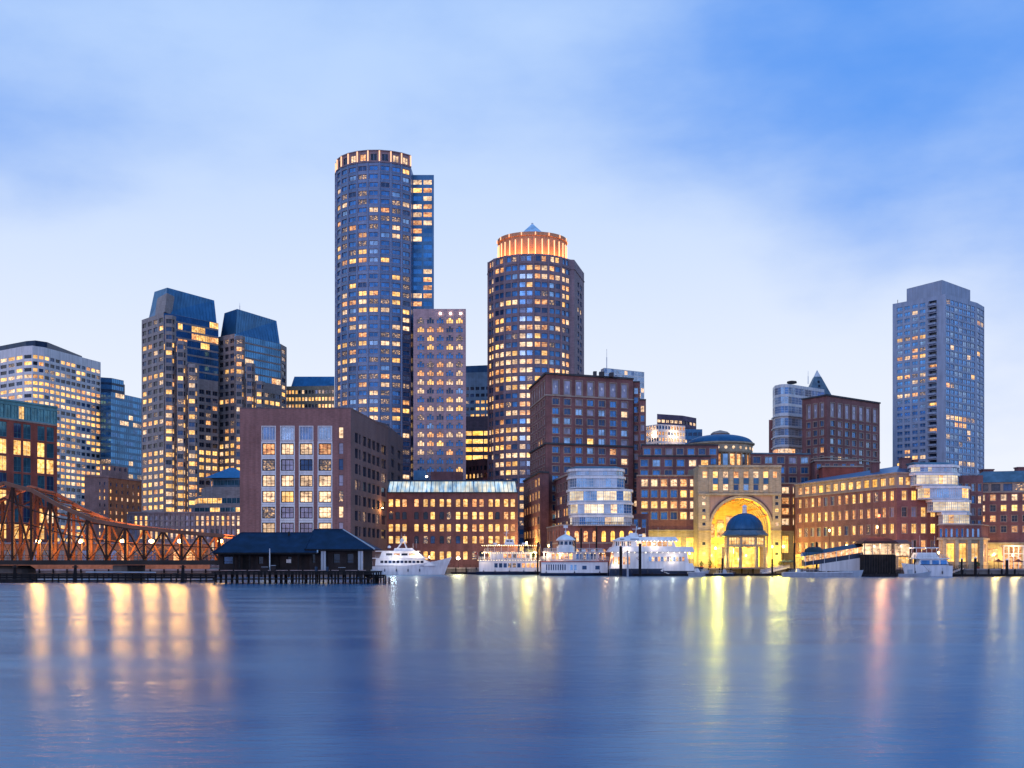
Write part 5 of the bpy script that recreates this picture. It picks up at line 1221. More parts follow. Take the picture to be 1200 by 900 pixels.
# --- boats
def hull(L, B_, D, m, rake=2.2, sheer=.9, boot=None, flare=.3, tr=.85):
    """bow towards +x, waterline z = 0"""
    mb = MB(); n = 22; S = []
    for i in range(n+1):
        t = i/n; wd = B_/2*(tr+(1-tr)*min(1, t/.35)) if t < .35 else B_/2*(1-max(0, (t-.5)/.5)**2.4)
        dz = D+sheer*max(0, t-.25)**2*1.8; bx = -L/2+L*t; rk = rake*max(0, (t-.6)/.4)**1.5
        wd = max(wd, .03)
        S.append([(bx-rk*.9-(.0), 0, -.6), (bx-rk*.75, wd*.70, -.35), (bx-rk*.55, wd*(1-flare*.5), .18), (bx-rk*.35, wd*(1-flare*.3), dz*.45), (bx, wd, dz)])
    def ring(s): return [(x, -y, z) for x, y, z in s[::-1]]+[(x, y, z) for x, y, z in s[1:]]
    Rg = [ring(s) for s in S]
    for a, c in zip(Rg[:-1], Rg[1:]):
        for k in range(len(a)-1):
            low = boot is not None and k in (2, 3, 4, 5)
            mb.face([a[k], c[k], c[k+1], a[k+1]][::-1], boot if low else m)
    mb.face(Rg[0], m)
    for a, c in zip(Rg[:-1], Rg[1:]): mb.face([a[0], a[-1], c[-1], c[0]], m)
    return mb
def cabin(x0, x1, w, z0, z1, m, rf=0.0, rb=0.0, top_in=0.15, roof=None):
    """deck house; rf/rb: how far the top leans back at the bow / stern"""
    mb = MB(); y = w/2; t = top_in
    mb.loft([(x0, -y), (x1, -y), (x1, y), (x0, y)], z0, [(x0+rb, -y+t), (x1-rf, -y+t), (x1-rf, y-t), (x0+rb, y-t)], z1, m, top=roof or m); return mb
def side_windows(b, parent, x0, x1, n, w, z0, z1, mats, gap=.3, y=None, name='window', both=True):
    for s in ((-1, 1) if both else (-1,)):
        for i in range(n):
            a = x0+(x1-x0)*i/n+gap/2; c = x0+(x1-x0)*(i+1)/n-gap/2; m = MB(); yy = s*(w/2+.02)
            m.box(a, c, min(yy-s*.12, yy), max(yy-s*.12, yy), z0, z1, mats[i % len(mats)] if isinstance(mats, list) else mats); m.build(name, parent)
def rail(x0, x1, y, z, h=1.0, m=metal_white, step=1.2, r=.05):
    mb = MB(); n = max(1, int(abs(x1-x0)/step))
    for k in (h, h*.5): mb.bar((x0, y, z+k), (x1, y, z+k), r, m)
    for i in range(n+1): mb.bar((x0+(x1-x0)*i/n, y, z), (x0+(x1-x0)*i/n, y, z+h), r, m)
    return mb
def boat_lights(r, x0, x1, y, z, n, m=E_bulb):
    mb = MB()
    for i in range(n):
        x = x0+(x1-x0)*i/max(1, n-1); mb.lathe([(.02, z-.1), (.11, z), (.02, z+.1)], x, y, 6, m)
    mb.bar((x0, y, z+.12), (x1, y, z+.12), .04, iron); return mb.build('light_string', r)
def at(x, Y, z=0): return (px(x, Y)[0], Y, z)
def yacht():
    Y = 414; s = Y/F; L = 94*s; r = empty('motor_yacht', at(482.5, Y), 0, 'white three deck motor yacht with a raked bow before the brick warehouse', 'yacht')
    hull(L, 6.6, 3.0, boat_white, rake=4.5, sheer=3.2, boot=boat_white, flare=.5, tr=.9).build('hull', r, smooth=False)
    m = MB(); m.box(-L/2+.6, L*.16, -3.02, 3.02, 2.95, 3.15, boat_navy); m.build('rub_rail', r)
    c = cabin(-L/2+1.5, L*.30, 5.9, 3.1, 5.6, boat_white, rf=4.2, rb=.3).build('saloon', r)
    side_windows(r, c, -L/2+3.2, L*.16, 11, 5.75, 3.7, 4.9, [g_dark, g_dark, g_deep], gap=.3)
    m = MB(); m.box(-L/2+.5, L*.23, -3.1, 3.1, 5.6, 5.85, boat_white); m.build('boat_deck', r)
    c = cabin(-L/2+3, L*.17, 5.0, 5.85, 8.0, boat_white, rf=2.6, rb=.8).build('upper_cabin', r)
    side_windows(r, c, -L/2+5, L*.06, 4, 4.85, 6.5, 7.4, [g_dark, L_warm, g_dark, L_pale], gap=.5)
    m = MB(); m.box(-L/2+1.6, L*.10, -2.8, 2.8, 8.0, 8.25, boat_white); m.build('flybridge_deck', r)
    cabin(-L*.22, L*.04, 3.6, 8.25, 9.2, boat_white, rf=.8, rb=.3).build('flybridge', r)
    m = MB()
    for y in (-1.6, 1.6): m.bar((-L*.20, y, 8.2), (-L*.12, y, 11.2), .3, boat_white); m.bar((-L*.05, y, 8.2), (-L*.09, y, 11.2), .25, boat_white)
    m.box(-L*.15, -L*.06, -1.9, 1.9, 11.2, 11.45, boat_white); m.build('radar_arch', r)
    m = MB(); m.lathe([(.1, 11.45), (.7, 11.6), (.75, 12), (.4, 12.5), (.05, 12.7)], -L*.12, 0, 10, boat_white); m.lathe([(.1, 9.2), (.6, 9.3), (.6, 9.8), (.1, 10.2)], -L*.28, 0, 10, boat_white); m.build('radar_dome', r)
    m = MB(); m.bar((-L*.08, 0, 11.4), (-L*.09, 0, 14), .1, metal_white); m.bar((L*.02, -1, 9.2), (L*.02, -1, 11), .08, metal_white); m.bar((-L*.09-.8, 0, 12.9), (-L*.09+.8, 0, 12.9), .08, metal_white); m.build('mast', r)
    rail(L*.16, L*.47, -2.2, 3.5, 1.1).build('railing', r); rail(L*.16, L*.47, 2.2, 3.5, 1.1).build('railing', r); rail(-L/2+1.6, -L*.2, -2.8, 5.85, 1.0).build('railing', r)
    point(r, (-L*.42, -2.5, 5.2), 160, (1, .7, .4), .2); point(r, (L*.08, -4.5, 7.6), 300, (1, .78, .55), .2); point(r, (-L*.2, -6.5, 6.4), 420, (.95, .9, .9), .5)  # the lights outboard of the hull are added fill to brighten the yacht
yacht()
def ferry():
    Y = 420; s = Y/F; L = 76*s; r = empty('dinner_boat', at(597, Y), 0, 'white two deck excursion boat strung with bright bulbs, right of the star bright quay lamp', 'ferry')
    hull(L, 7.6, 1.1, boat_navy, rake=1.0, sheer=.2, flare=.15, tr=.95).build('hull', r)
    c = cabin(-L/2+.8, L/2-.6, 7.2, 1.1, 4.9, boat_white, rf=.4, top_in=.02).build('lower_deck', r)
    side_windows(r, c, -L*.24, L*.46, 10, 7.2, 2.5, 4.0, [g_deep, g_deep, g_deep, L_dim, L_dim, g_deep, L_warm, L_warm, L_warm, L_warm], gap=.45)
    m = MB(); m.box(-L/2+.6, L/2-.3, -3.8, 3.8, 4.9, 5.15, boat_white); m.build('promenade', r)
    for i in range(30): pass
    rail(-L/2+.7, L/2-.4, -3.7, 5.15, 1.0, step=.6).build('railing', r); rail(-L/2+.7, L/2-.4, 3.7, 5.15, 1.0).build('railing', r)
    c = cabin(-L*.30, L*.34, 6.0, 5.15, 7.7, boat_white, top_in=.02).build('upper_cabin', r)
    side_windows(r, c, -L*.10, L*.32, 6, 6.0, 5.8, 7.2, [L_warm, L_warm, L_dim], gap=.4)
    m = MB(); m.box(-L*.40, L*.42, -3.6, 3.6, 7.7, 7.95, boat_white); m.build('top_deck', r)
    for i in range(10):
        x = -L*.38+L*.78*i/9; m = MB(); m.bar((x, -3.4, 5.15), (x, -3.4, 7.7), .14, boat_white); m.build('stanchion', r)
    rail(-L*.38, L*.40, -3.4, 7.95, 1.1, step=.7).build('railing', r)
    m = MB(); m.box(-L*.34, L*.30, -3.3, 3.3, 10.3, 10.5, canvas); m.build('awning', r)
    for i in range(7):
        x = -L*.33+L*.62*i/6; m = MB(); m.bar((x, -3.2, 7.95), (x, -3.2, 10.3), .1, boat_white); m.build('awning_post', r)
    c = cabin(-L*.08, L*.08, 3, 10.5, 12.4, boat_white, rf=.5, rb=.5).build('wheelhouse', r)
    side_windows(r, c, -L*.05, L*.05, 2, 2.8, 11.2, 12, g_dark, gap=.2)
    m = MB(); m.bar((-1, 0, 12.4), (-1, 0, 17), .2, boat_white); m.bar((-2, 0, 14.6), (0, 0, 14.6), .12, boat_white); m.bar((-1.6, 0, 13.5), (-.2, 0, 15.8), .1, boat_white); m.build('mast', r)
    for y in (-3.5, 3.5):
        for z in (7.55, 10.2): boat_lights(r, -L*.42, L*.42, y, z, 26)
    boat_lights(r, -L*.48, L*.46, -3.85, 5.0, 24)
    for x in (-L*.38, -L*.15, L*.1, L*.33): point(r, (x, -2.6, 9.6), 520, (1, .74, .42), .25)
    for x in (-L*.4, L*.4): point(r, (x, -4.8, 7), 420, (1, .70, .36), .25)
ferry()
def paddle_ferry():
    Y = 384; s = Y/F; L = 80*s; r = empty('harbour_ferry', at(672.5, Y), 0, 'white old style harbour ferry with a domed pilot house', 'ferry')
    hull(L, 8.0, .9, boat_navy, rake=.6, sheer=.1, flare=.1, tr=.97).build('hull', r)
    c = cabin(-L/2+.5, L/2-.4, 7.6, .9, 4.4, boat_white, top_in=.02).build('lower_deck', r)
    side_windows(r, c, -L*.42, -L*.12, 9, 7.6, 1.8, 3.6, g_deep, gap=.35); side_windows(r, c, -L*.07, L*.04, 2, 7.6, 1.8, 3.5, g_pale, gap=.5)
    for x in (L*.11, L*.30): side_windows(r, c, x, x+1.5, 1, 7.6, 2.0, 3.2, g_deep, gap=.1)
    m = MB(); m.box(-L/2+.1, L/2, -4.1, 4.1, 4.4, 4.65, boat_red); m.build('fender_band', r)
    for s_ in (-1, 1): rail(-L/2+.3, L/2-.2, s_*3.95, 4.65, 1.4, step=.35, r=.06).build('railing', r)
    c = cabin(-L*.40, L*.36, 6.0, 4.65, 7.4, boat_white, top_in=.02).build('upper_cabin', r)
    side_windows(r, c, -L*.34, -L*.02, 5, 6.0, 5.2, 7.0, [L_warm, L_yel, L_warm], gap=.35); side_windows(r, c, L*.02, L*.33, 6, 6.0, 5.2, 7.0, [g_blue, g_deep, L_dim], gap=.35)
    m = MB(); m.box(-L*.46, L*.44, -3.9, 3.9, 7.4, 7.65, boat_white); m.box(-L*.46, L*.44, -3.92, 3.92, 7.3, 7.4, boat_red); m.build('hurricane_deck', r)
    for i in range(9):
        x = -L*.44+L*.86*i/8; m = MB(); m.bar((x, -3.75, 4.65), (x, -3.75, 7.3), .16, boat_white); m.build('stanchion', r)
    for s_ in (-1, 1): rail(-L*.44, L*.42, s_*3.8, 7.65, 1.1, step=.5).build('railing', r)
    m = MB(); m.lathe([(2.9, 7.65), (2.9, 9.4)], -L*.12, 0, 10, boat_white, cap=False); m.lathe([(2.4, 9.4), (2.4, 11.4)], -L*.12, 0, 10, boat_white); ph = m.build('pilot_house', r)
    for i in range(10):
        a = R(180+18+i*36); m = MB(); q = MB(); q.box(-.5, .5, -.05, .05, 9.9, 11.0, g_deep); m.add(q, Matrix.Translation((-L*.12+2.32*math.cos(a), 2.32*math.sin(a), 0)) @ Matrix.Rotation(a+math.pi/2, 4, 'Z')); m.build('window', ph)
    m = MB(); m.lathe([(3.1, 11.3), (3.1, 11.5), (2.5, 12.2), (1.3, 12.9), (.3, 13.3), (.25, 13.9), (.45, 14.2), (.05, 14.5)], -L*.12, 0, 20, boat_white); m.build('cupola', r, smooth=False)
    m = MB(); m.bar((-L*.12, 0, 14.3), (-L*.12, 0, 16.4), .12, boat_white); m.box(-L*.12-.7, -L*.12+.7, -.05, .05, 15.3, 16.2, trim_white); m.build('flag_staff', r)
    for x, h in ((L*.02, 12.4), (-L*.33, 11)):
        m = MB(); tube(m, (x, 1, 7.6), (x, 1, h), .35, .35, boat_navy); m.build('funnel', r)
    for y in (-3.7, 3.7): boat_lights(r, -L*.44, L*.43, y, 7.15, 14)
    point(r, (-L*.2, -3.3, 6.6), 200, (1, .7, .4), .25); point(r, (-L*.42, -4.8, 6.5), 300, (1, .7, .4), .25); point(r, (L*.46, -2, 6.4), 350, (1, .45, .18), .25)
paddle_ferry()
def catamaran():
    Y = 378; s = Y/F; x0, x1 = 712, 824; L = (x1-x0)*s; r = empty('catamaran', at((x0+x1)/2, Y), 0, 'big white catamaran with dark twin hulls moored left of the arch', 'ferry')
    c = lambda x: (x-(x0+x1)/2)*s; z = lambda y: pz(y, Y)
    for y in (-3.6, 3.6):
        h = hull(L*.98, 2.6, 2.0, boat_navy, rake=2.4, sheer=.8, flare=.3, tr=.95); o = h.build('hull', r); o.location = (0, y, 0)
    m = MB(); m.box(c(714), c(818), -4.9, 4.9, 1.7, 2.3, boat_navy); m.build('bridge_deck', r)
    c1 = cabin(c(714), c(806), 9.4, 2.3, z(647), boat_white, rf=1.0, rb=1.2, top_in=.05).build('main_cabin', r)
    side_windows(r, c1, c(716), c(737), 7, 9.35, 3.6, 6.0, [L_warm, L_pale], gap=.25); side_windows(r, c1, c(758), c(800), 12, 9.35, 4.6, 6.0, [g_pale, L_pale, g_blind, L_warm], gap=.25)
    m = MB(); m.loft([(c(711), -5.1), (c(811), -5.1), (c(811), 5.1), (c(711), 5.1)], z(647), [(c(716), -4.9), (c(809), -4.9), (c(809), 4.9), (c(716), 4.9)], z(641), boat_white); m.build('upper_deck', r)
    c2 = cabin(c(718), c(790), 8.6, z(641), z(634), boat_white, rf=.8, rb=.6, top_in=.05).build('upper_cabin', r)
    side_windows(r, c2, c(720), c(738), 8, 8.6, z(640), z(635), [g_dark, L_dim, L_pale], gap=.25); side_windows(r, c2, c(744), c(786), 7, 8.6, z(640.3), z(634.8), [L_pale, L_warm, L_warm], gap=.3)
    m = MB(); m.loft([(c(716), -4.8), (c(793), -4.8), (c(793), 4.8), (c(716), 4.8)], z(634), [(c(727), -4.0), (c(790), -4.0), (c(790), 4.0), (c(727), 4.0)], z(629.5), boat_white); m.build('sloping_roof', r)
    for a, e in ((725, 730), (737, 747)): m = MB(); m.box(c(a), c(e), -4.62, -4.3, z(632.6), z(631.6), g_deep); m.build('roof_window', r)
    cabin(c(736), c(748), 3, z(629.5), z(624.5), boat_white, rf=.6, rb=.6).build('wheelhouse', r)
    m = MB(); m.bar((c(745), 0, z(625)), (c(746), 0, z(617)), .2, boat_white); m.bar((c(741), 0, z(620)), (c(750), 0, z(620)), .14, boat_white); m.lathe([(.1, z(620)), (.5, z(620)+.1), (.5, z(620)+.4), (.1, z(620)+.5)], c(749), 0, 8, boat_white); m.build('mast', r)
    m = MB(); m.loft([(c(772), -4.9), (c(812), -4.9), (c(812), 0), (c(772), 0)], 1.6, [(c(780), -4.95), (c(809), -4.95), (c(809), 0), (c(780), 0)], z(660), boat_white); o = m.build('bow_fairing', r)
    rail(c(757), c(812), -4.9, z(660), 1.2).build('railing', r)
    m = MB(); m.bar((c(772), -5.0, 1.7), (c(786), -5.0, .2), .2, boat_white); m.bar((c(812), -5.0, 2.2), (c(822), -5.0, .3), .2, boat_white); m.build('bow_stripe', r)
    for y in (-4.9,): boat_lights(r, c(744), c(790), y, z(634.6), 12, E_white); boat_lights(r, c(716), c(800), -5.15, z(647.6), 14, E_white)
    for x, zz, p in ((733, 643, 90), (765, 638, 170), (785, 655, 150), (720, 660, 150)): point(r, (c(x), -6.2, z(zz)), p, (1, .78, .55), .3)
catamaran()
def white_cruiser():
    Y = 352; s = Y/F; x0, x1 = 1056, 1113; L = (x1-x0)*s; r = empty('cabin_cruiser', at((x0+x1)/2, Y+3), math.pi, 'white cabin cruiser seen stern on, at the right beside the dark shed', 'yacht')
    c = lambda x: -(x-(x0+x1)/2)*s; z = lambda y: pz(y, Y)
    hull(L, 5.6, z(663), boat_white, rake=2, sheer=.8, flare=.35, tr=.98).build('hull', r)
    m = MB(); m.box(c(1112), c(1075), -2.75, 2.75, z(662), z(661.3), boat_navy); m.build('rub_rail', r)
    c1 = cabin(c(1109), c(1072), 5.0, z(663), z(655), boat_white, rf=.8, rb=.8).build('saloon', r)
    for s_ in (-1, 1):
        for i, (a, e) in enumerate(((1076, 1086), (1089, 1097), (1099, 1106))): m = MB(); m.box(min(c(a), c(e)), max(c(a), c(e)), min(s_*2.3, s_*2.52), max(s_*2.3, s_*2.52), z(661.5), z(656.5), g_blue); m.build('window', c1)
    m = MB(); m.box(c(1110), c(1066), -2.7, 2.7, z(655), z(654), boat_white); m.build('boat_deck', r)
    cabin(c(1098), c(1070), 4.2, z(654), z(647.5), boat_white, rf=.6, rb=1.0).build('flybridge', r)
    m = MB(); m.box(c(1097), c(1068), -2.3, 2.3, z(642.5), z(641.3), boat_white); m.build('hardtop', r)
    for x in (1071, 1083, 1095):
        for y in (-2.1, 2.1): m = MB(); m.bar((c(x), y, z(648)), (c(x), y, z(642.4)), .12, boat_white); m.build('hardtop_post', r)
    for y in (-2.6, 2.6): rail(c(1110), c(1068), y, z(654), 1.0, step=.8).build('railing', r)
    point(r, (c(1085), 0, z(643.5)), 60, (1, .8, .5), .2)
white_cruiser()
def workboat():
    Y = 344; s = Y/F; L = 40*s; r = empty('skiff', at(1072, Y), .04, 'blue grey open skiff moored in front of the white cabin cruiser', 'boat')
    hull(L, 2.6, .95, boat_grey, rake=1.2, sheer=.8, flare=.4, tr=.8).build('hull', r)
    m = MB(); m.box(-L*.2, -L*.08, -.5, .5, .9, 2.2, boat_grey); m.build('console', r)
    m = MB(); m.bar((0, 0, 1.0), (0, 0, 6.5), .12, iron); m.bar((0, 0, 6.3), (L*.42, 0, 1.6), .04, iron); m.bar((0, 0, 6.3), (-L*.45, 0, 1.3), .04, iron); m.build('mast', r)
    m = MB(); m.box(-L*.5-.3, -L*.5+.2, -.25, .25, .1, 1.5, iron); m.build('outboard', r)
workboat()
def low_boat(x0, x1, Y, label, hm, cm, h=.9, name='work_boat', cab=None, rz=0.0):
    s = Y/F; L = (x1-x0)*s; r = empty(name, at((x0+x1)/2, Y), rz, label, 'boat')
    hull(L, 3.2, h, hm, rake=1.2, sheer=.7, flare=.35, tr=.85).build('hull', r)
    m = MB(); m.box(-L*.48, L*.35, -1.62, 1.62, h-.05, h+.1, cm); m.build('gunwale', r)
    if cab: cabin(-L*.1+cab[0], L*.12+cab[0], 2.2, h, h+cab[1], cm, rf=.7, rb=.2).build('cabin', r)
    rail(-L*.4, L*.3, -1.5, h, .9).build('railing', r)
    return r, L
low_boat(917, 1012, 350, 'long low pale grey work boat in front of the white tent wall', boat_grey, boat_white, name='work_boat', h=1.3)
low_boat(836, 862, 372, 'small dark boat moored between catamaran and the arch landing', boat_navy, boat_grey, h=.8, cab=(0, 1.3))
low_boat(921, 945, 360, 'small white motor boat at the right end of the arch landing', boat_white, boat_white, h=1.0, cab=(.5, 1.4))
low_boat(806, 832, 372, 'grey launch tucked behind the catamaran bow, at the foot of the gangway', boat_grey, boat_white, h=1.2, cab=(-.5, 1.2))
low_boat(985, 1010, 366, 'white dinghy half hidden behind the pale grey work boat', boat_white, boat_navy, h=.9)
low_boat(548, 566, 432, 'little dark tender tied up below the brightest quay lamp', boat_navy, boat_navy, h=.7)

def dress(rname, items):
    r = [x for x in bpy.data.objects if x.name == rname][0]
    for kind, x, y, z_ in items:
        m = MB()
        if kind == 'fender': m.lathe([(.03, z_-.55), (.2, z_-.45), (.22, z_), (.2, z_+.35), (.04, z_+.5)], x, y, 8, boat_navy); m.bar((x, y, z_+.4), (x, y+.1, z_+1.3), .04, iron)
        elif kind == 'lifebuoy':
            for i in range(10):
                a0, a1 = 6.2832*i/10, 6.2832*(i+1)/10; m.bar((x+.38*math.cos(a0), y, z_+.38*math.sin(a0)), (x+.38*math.cos(a1), y, z_+.38*math.sin(a1)), .14, canvas_red if i % 3 else boat_white)
        elif kind == 'life_raft': tube(m, (x-.6, y, z_+.35), (x+.6, y, z_+.35), .34, .34, boat_white, 10)
        elif kind == 'flag_staff':
            m.bar((x, y, z_), (x-.5, y, z_+2.6), .06, metal_white); m.box(x-1.5, x-.45, y-.02, y+.02, z_+1.8, z_+2.5, canvas_red)
        elif kind == 'aerial': m.bar((x, y, z_), (x, y, z_+3.2), .05, metal_white)
        elif kind == 'deck_chest': m.box(x-.7, x+.7, y-.4, y+.4, z_, z_+.7, boat_grey)
        elif kind == 'mooring_line': m.bar((x, y, z_), (x+2.5, y-.6, .4), .05, iron)
        m.build(kind, r)
dress('motor_yacht', [('fender', x, -3.35, 1.6) for x in (-9, -5, -1, 3)]+[('life_raft', -7, -2.3, 5.9), ('aerial', 1.5, 1, 9.2), ('aerial', -3.5, -1, 11.4), ('flag_staff', -13.4, 0, 3.2)])
dress('dinner_boat', [('fender', x, -3.85, 1.0) for x in (-9, -5, 0, 5, 9)]+[('lifebuoy', x, -3.75, 5.7) for x in (-7, -1, 5)]+[('life_raft', -5, -2, 10.5), ('life_raft', 5, -2, 10.5), ('aerial', 2, 0, 10.5), ('mooring_line', 10.5, -3, 1.3), ('flag_staff', -10.8, 0, 5.2)])
dress('harbour_ferry', [('lifebuoy', x, -3.98, 5.4) for x in (-8, -3, 3, 8)]+[('life_raft', 3, -2.2, 7.7), ('life_raft', 6, -2.2, 7.7), ('deck_chest', 8.5, -2, 7.7), ('aerial', 5, 0, 7.7), ('fender', -9, -4.1, .9), ('fender', 0, -4.1, .9), ('fender', 8, -4.1, .9), ('flag_staff', -10.4, 0, 7.6)])
dress('catamaran', [('fender', x, -5.05, 1.3) for x in (-13, -8, -3, 2)]+[('life_raft', -9, -3.6, 11.9), ('life_raft', -5, -3.2, 12.4), ('aerial', 1, 1, 12.2), ('aerial', -3, 1, 12.4), ('lifebuoy', -6, -5.0, 5.6), ('lifebuoy', 4, -5.0, 5.6), ('mooring_line', 14, -5, 2.2)])
dress('cabin_cruiser', [('fender', x, 2.9, 1.3) for x in (-4, 0, 4)]+[('aerial', 2, .8, 9), ('aerial', -3, -.8, 9), ('lifebuoy', -5.6, 2.6, 5.4)])
# --- floating docks, gangways, pilings
def dock(x0, x1, Y, label, d=3.5):
    X0, X1 = px(x0, Y)[0], px(x1, Y)[0]; r = empty('floating_dock', ((X0+X1)/2, Y, 0), 0, label, 'dock'); w = (X1-X0)/2
    m = MB(); m.box(-w, w, 0, d, .15, .7, timber_wall); m.build('deck', r); m = MB(); m.box(-w+.2, w-.2, .2, d-.2, -.4, .14, timber_dark); m.build('float', r)
    for i in range(int(w*2/4)): m = MB(); m.lathe([(.16, .7), (.16, 1.0), (.22, 1.05), (.05, 1.15)], -w+2+i*4, .3, 8, iron); m.build('cleat', r)
    return r
dock(840, 925, 377, 'floating dock across the foot of the lit arch'); dock(742, 836, 371, 'floating dock alongside the catamaran'); dock(925, 1065, 356, 'floating dock behind the pale grey work boat'); dock(1108, 1215, 358, 'dark floating dock along the right edge'); dock(528, 560, 440, 'floating dock under the brightest quay lamp')
pl = [(718, 643, 380, 'between harbour ferry and catamaran'), (681, 620, 392, 'tall pile behind the harbour ferry stern'), (699, 618, 392, 'slim pile directly before the glass bow base'), (727.5, 641, 368, 'left of the two thick piles before the catamaran'), (750, 638, 366, 'right of the two thick piles before the catamaran'), (735.5, 646, 369, 'thin grey pile between the two thick piles'), (630, 637, 405, 'pile in the gap between excursion boat and harbour ferry'), (846.5, 655, 372, 'pile at the left end of the arch landing'), (905, 656, 372, 'pile at the right side of the domed pavilion'), (931, 637, 362, 'tall black pile left of the sloping awning'), (957, 636, 366, 'tall pile behind the black boat canopy'), (1072, 634, 356, 'tall black pile before the white cabin cruiser'), (1143, 654, 357, 'stout twin topped pile on the right dock, first'), (1180, 656, 357, 'stout pile on the right dock, before the lit portico'), (1127, 655, 357, 'thin pile beside the brown gangway at the right')]
for x, yt, Y, d in pl:
    X = px(x, Y)[0]; m = MB(); rr_ = .42 if x in (727.5, 750, 1143, 1180) else .28
    tube(m, (X, Y, -3), (X, Y, pz(yt, Y)), rr_*1.1, rr_, boat_grey if x == 735.5 else timber_dark, 10); m.lathe([(rr_+.04, pz(yt, Y)-.1), (rr_+.04, pz(yt, Y)+.05), (.03, pz(yt, Y)+.35)], X, Y, 10, trim_white if x in (1143, 1180, 1127) else iron)
    tag(m.build('mooring_pile'), (d if 'pile' in d else 'black mooring pile standing '+d), 'pile', 'mooring piles along the wharf')
def gangway(p0, p1, w, label, m_=metal_white, roof=None, h=1.1):
    p0, p1 = Vector(p0), Vector(p1); r = empty('gangway', p0, 0, label, 'gangway'); d = p1-p0; n = max(2, int(d.length/1.5)); m = MB(); m.bar((0, 0, 0), tuple(d), w, boat_grey, .2); m.build('walkway', r)
    side = Vector((-d.y, d.x, 0)).normalized()*w/2
    for s_ in (-1, 1):
        m = MB(); a = side*s_; m.bar(a+Vector((0, 0, h)), a+d+Vector((0, 0, h)), .09, m_); m.bar(a, a+d, .14, m_)
        for i in range(n+1):
            q = a+d*i/n; m.bar(q, q+Vector((0, 0, h)), .07, m_)
            if i < n: m.bar(q, a+d*(i+1)/n+Vector((0, 0, h)), .05, m_)
        m.build('truss_rail', r)
    return r
gangway((px(758, 388)[0], 388, .9), (px(724, 396)[0], 396, GZ+.3), 1.8, 'arched steel gangway between the two thick piles', iron, h=1.6)
gangway((px(826, 373)[0], 373, .8), (px(806, 420)[0], 424, GZ+.2), 2.0, 'pale gangway left of the arch landing')
gangway((px(1112, 357)[0], 357, .8), (px(1127, 366)[0], 364.5, GZ+.2), 1.6, 'dark gangway sloping up right of the white cabin cruiser', iron)
gangway((px(895, 379)[0], 379, .8), (px(925, 420)[0], 424, GZ+.2), 2.2, 'pale gangway right of the domed pavilion')
# sloping tented gangway with lit fringe, canopy and dark shed
def tent_ramp():
    Y = 362; z = lambda y, Y_=Y: pz(y, Y_); X = lambda x: px(x, Y)[0]
    r = empty('covered_gangway', (X(980), Y, 0), 0, 'long sloping tented gangway with warm lit fringe rising to the right', 'gangway'); off = (X(980), Y, 0)
    a, c = (941, 656), (1012, 639.5)
    m = MB(); A = [(X(942), Y, z(655)), (X(1012), Y, z(643.5)), (X(1012), Y, z(640.5)), (X(942), Y, z(652))]
    B_ = [(x, y+5, zz) for x, y, zz in A]; m.face([A[3], A[2], (X(1012), Y+2.5, z(636)), (X(942), Y+2.5, z(647.5))], boat_navy); m.face([(X(942), Y+2.5, z(647.5)), (X(1012), Y+2.5, z(636)), B_[2], B_[3]], boat_navy); m.face([A[3], (X(942), Y+2.5, z(647.5)), B_[3]], canvas); m.build('awning', r, off)
    m = MB()
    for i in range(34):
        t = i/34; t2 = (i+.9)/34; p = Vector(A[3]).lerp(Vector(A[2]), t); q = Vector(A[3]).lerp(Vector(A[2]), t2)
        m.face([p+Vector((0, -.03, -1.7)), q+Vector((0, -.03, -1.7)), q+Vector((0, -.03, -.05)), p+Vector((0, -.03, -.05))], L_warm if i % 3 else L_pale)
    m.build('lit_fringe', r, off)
    m = MB(); m.bar((X(943), Y+1.9, z(659.5)), (X(1012), Y+1.9, z(651)), 3.6, boat_navy, 1.9); m.build('ramp', r, off)
    m = MB(); m.face([(X(960), Y-.2, z(669)), (X(1013), Y-.2, z(669)), (X(1013), Y-.2, z(653)), (X(960), Y-.2, z(661))], canvas); m.face([(X(960), Y+.1, z(669)), (X(960), Y+.1, z(661)), (X(1013), Y+.1, z(653)), (X(1013), Y+.1, z(669))], canvas)
    m.face([(X(960), Y-.2, z(661)), (X(1013), Y-.2, z(653)), (X(1013), Y+.1, z(653)), (X(960), Y+.1, z(661))], canvas); m.build('tent_wall', r, off)
    for x in (944, 953, 966, 980, 995, 1009): m = MB(); t = (x-942)/70; zz = z(652-11.5*t); m.bar((X(x), Y-.05, zz-3.2), (X(x), Y-.05, zz), .12, metal_white); m.build('pole', r, off)
    for x in (950, 968, 986, 1004): t = (x-942)/70; point(r, (X(x)-off[0], 1.5, z(655-11.5*t)), 240, (1, .62, .30), .2)
tent_ramp()
roof_brown = solid('brown_canopy', (0.07, 0.03, 0.025), rough=0.8)
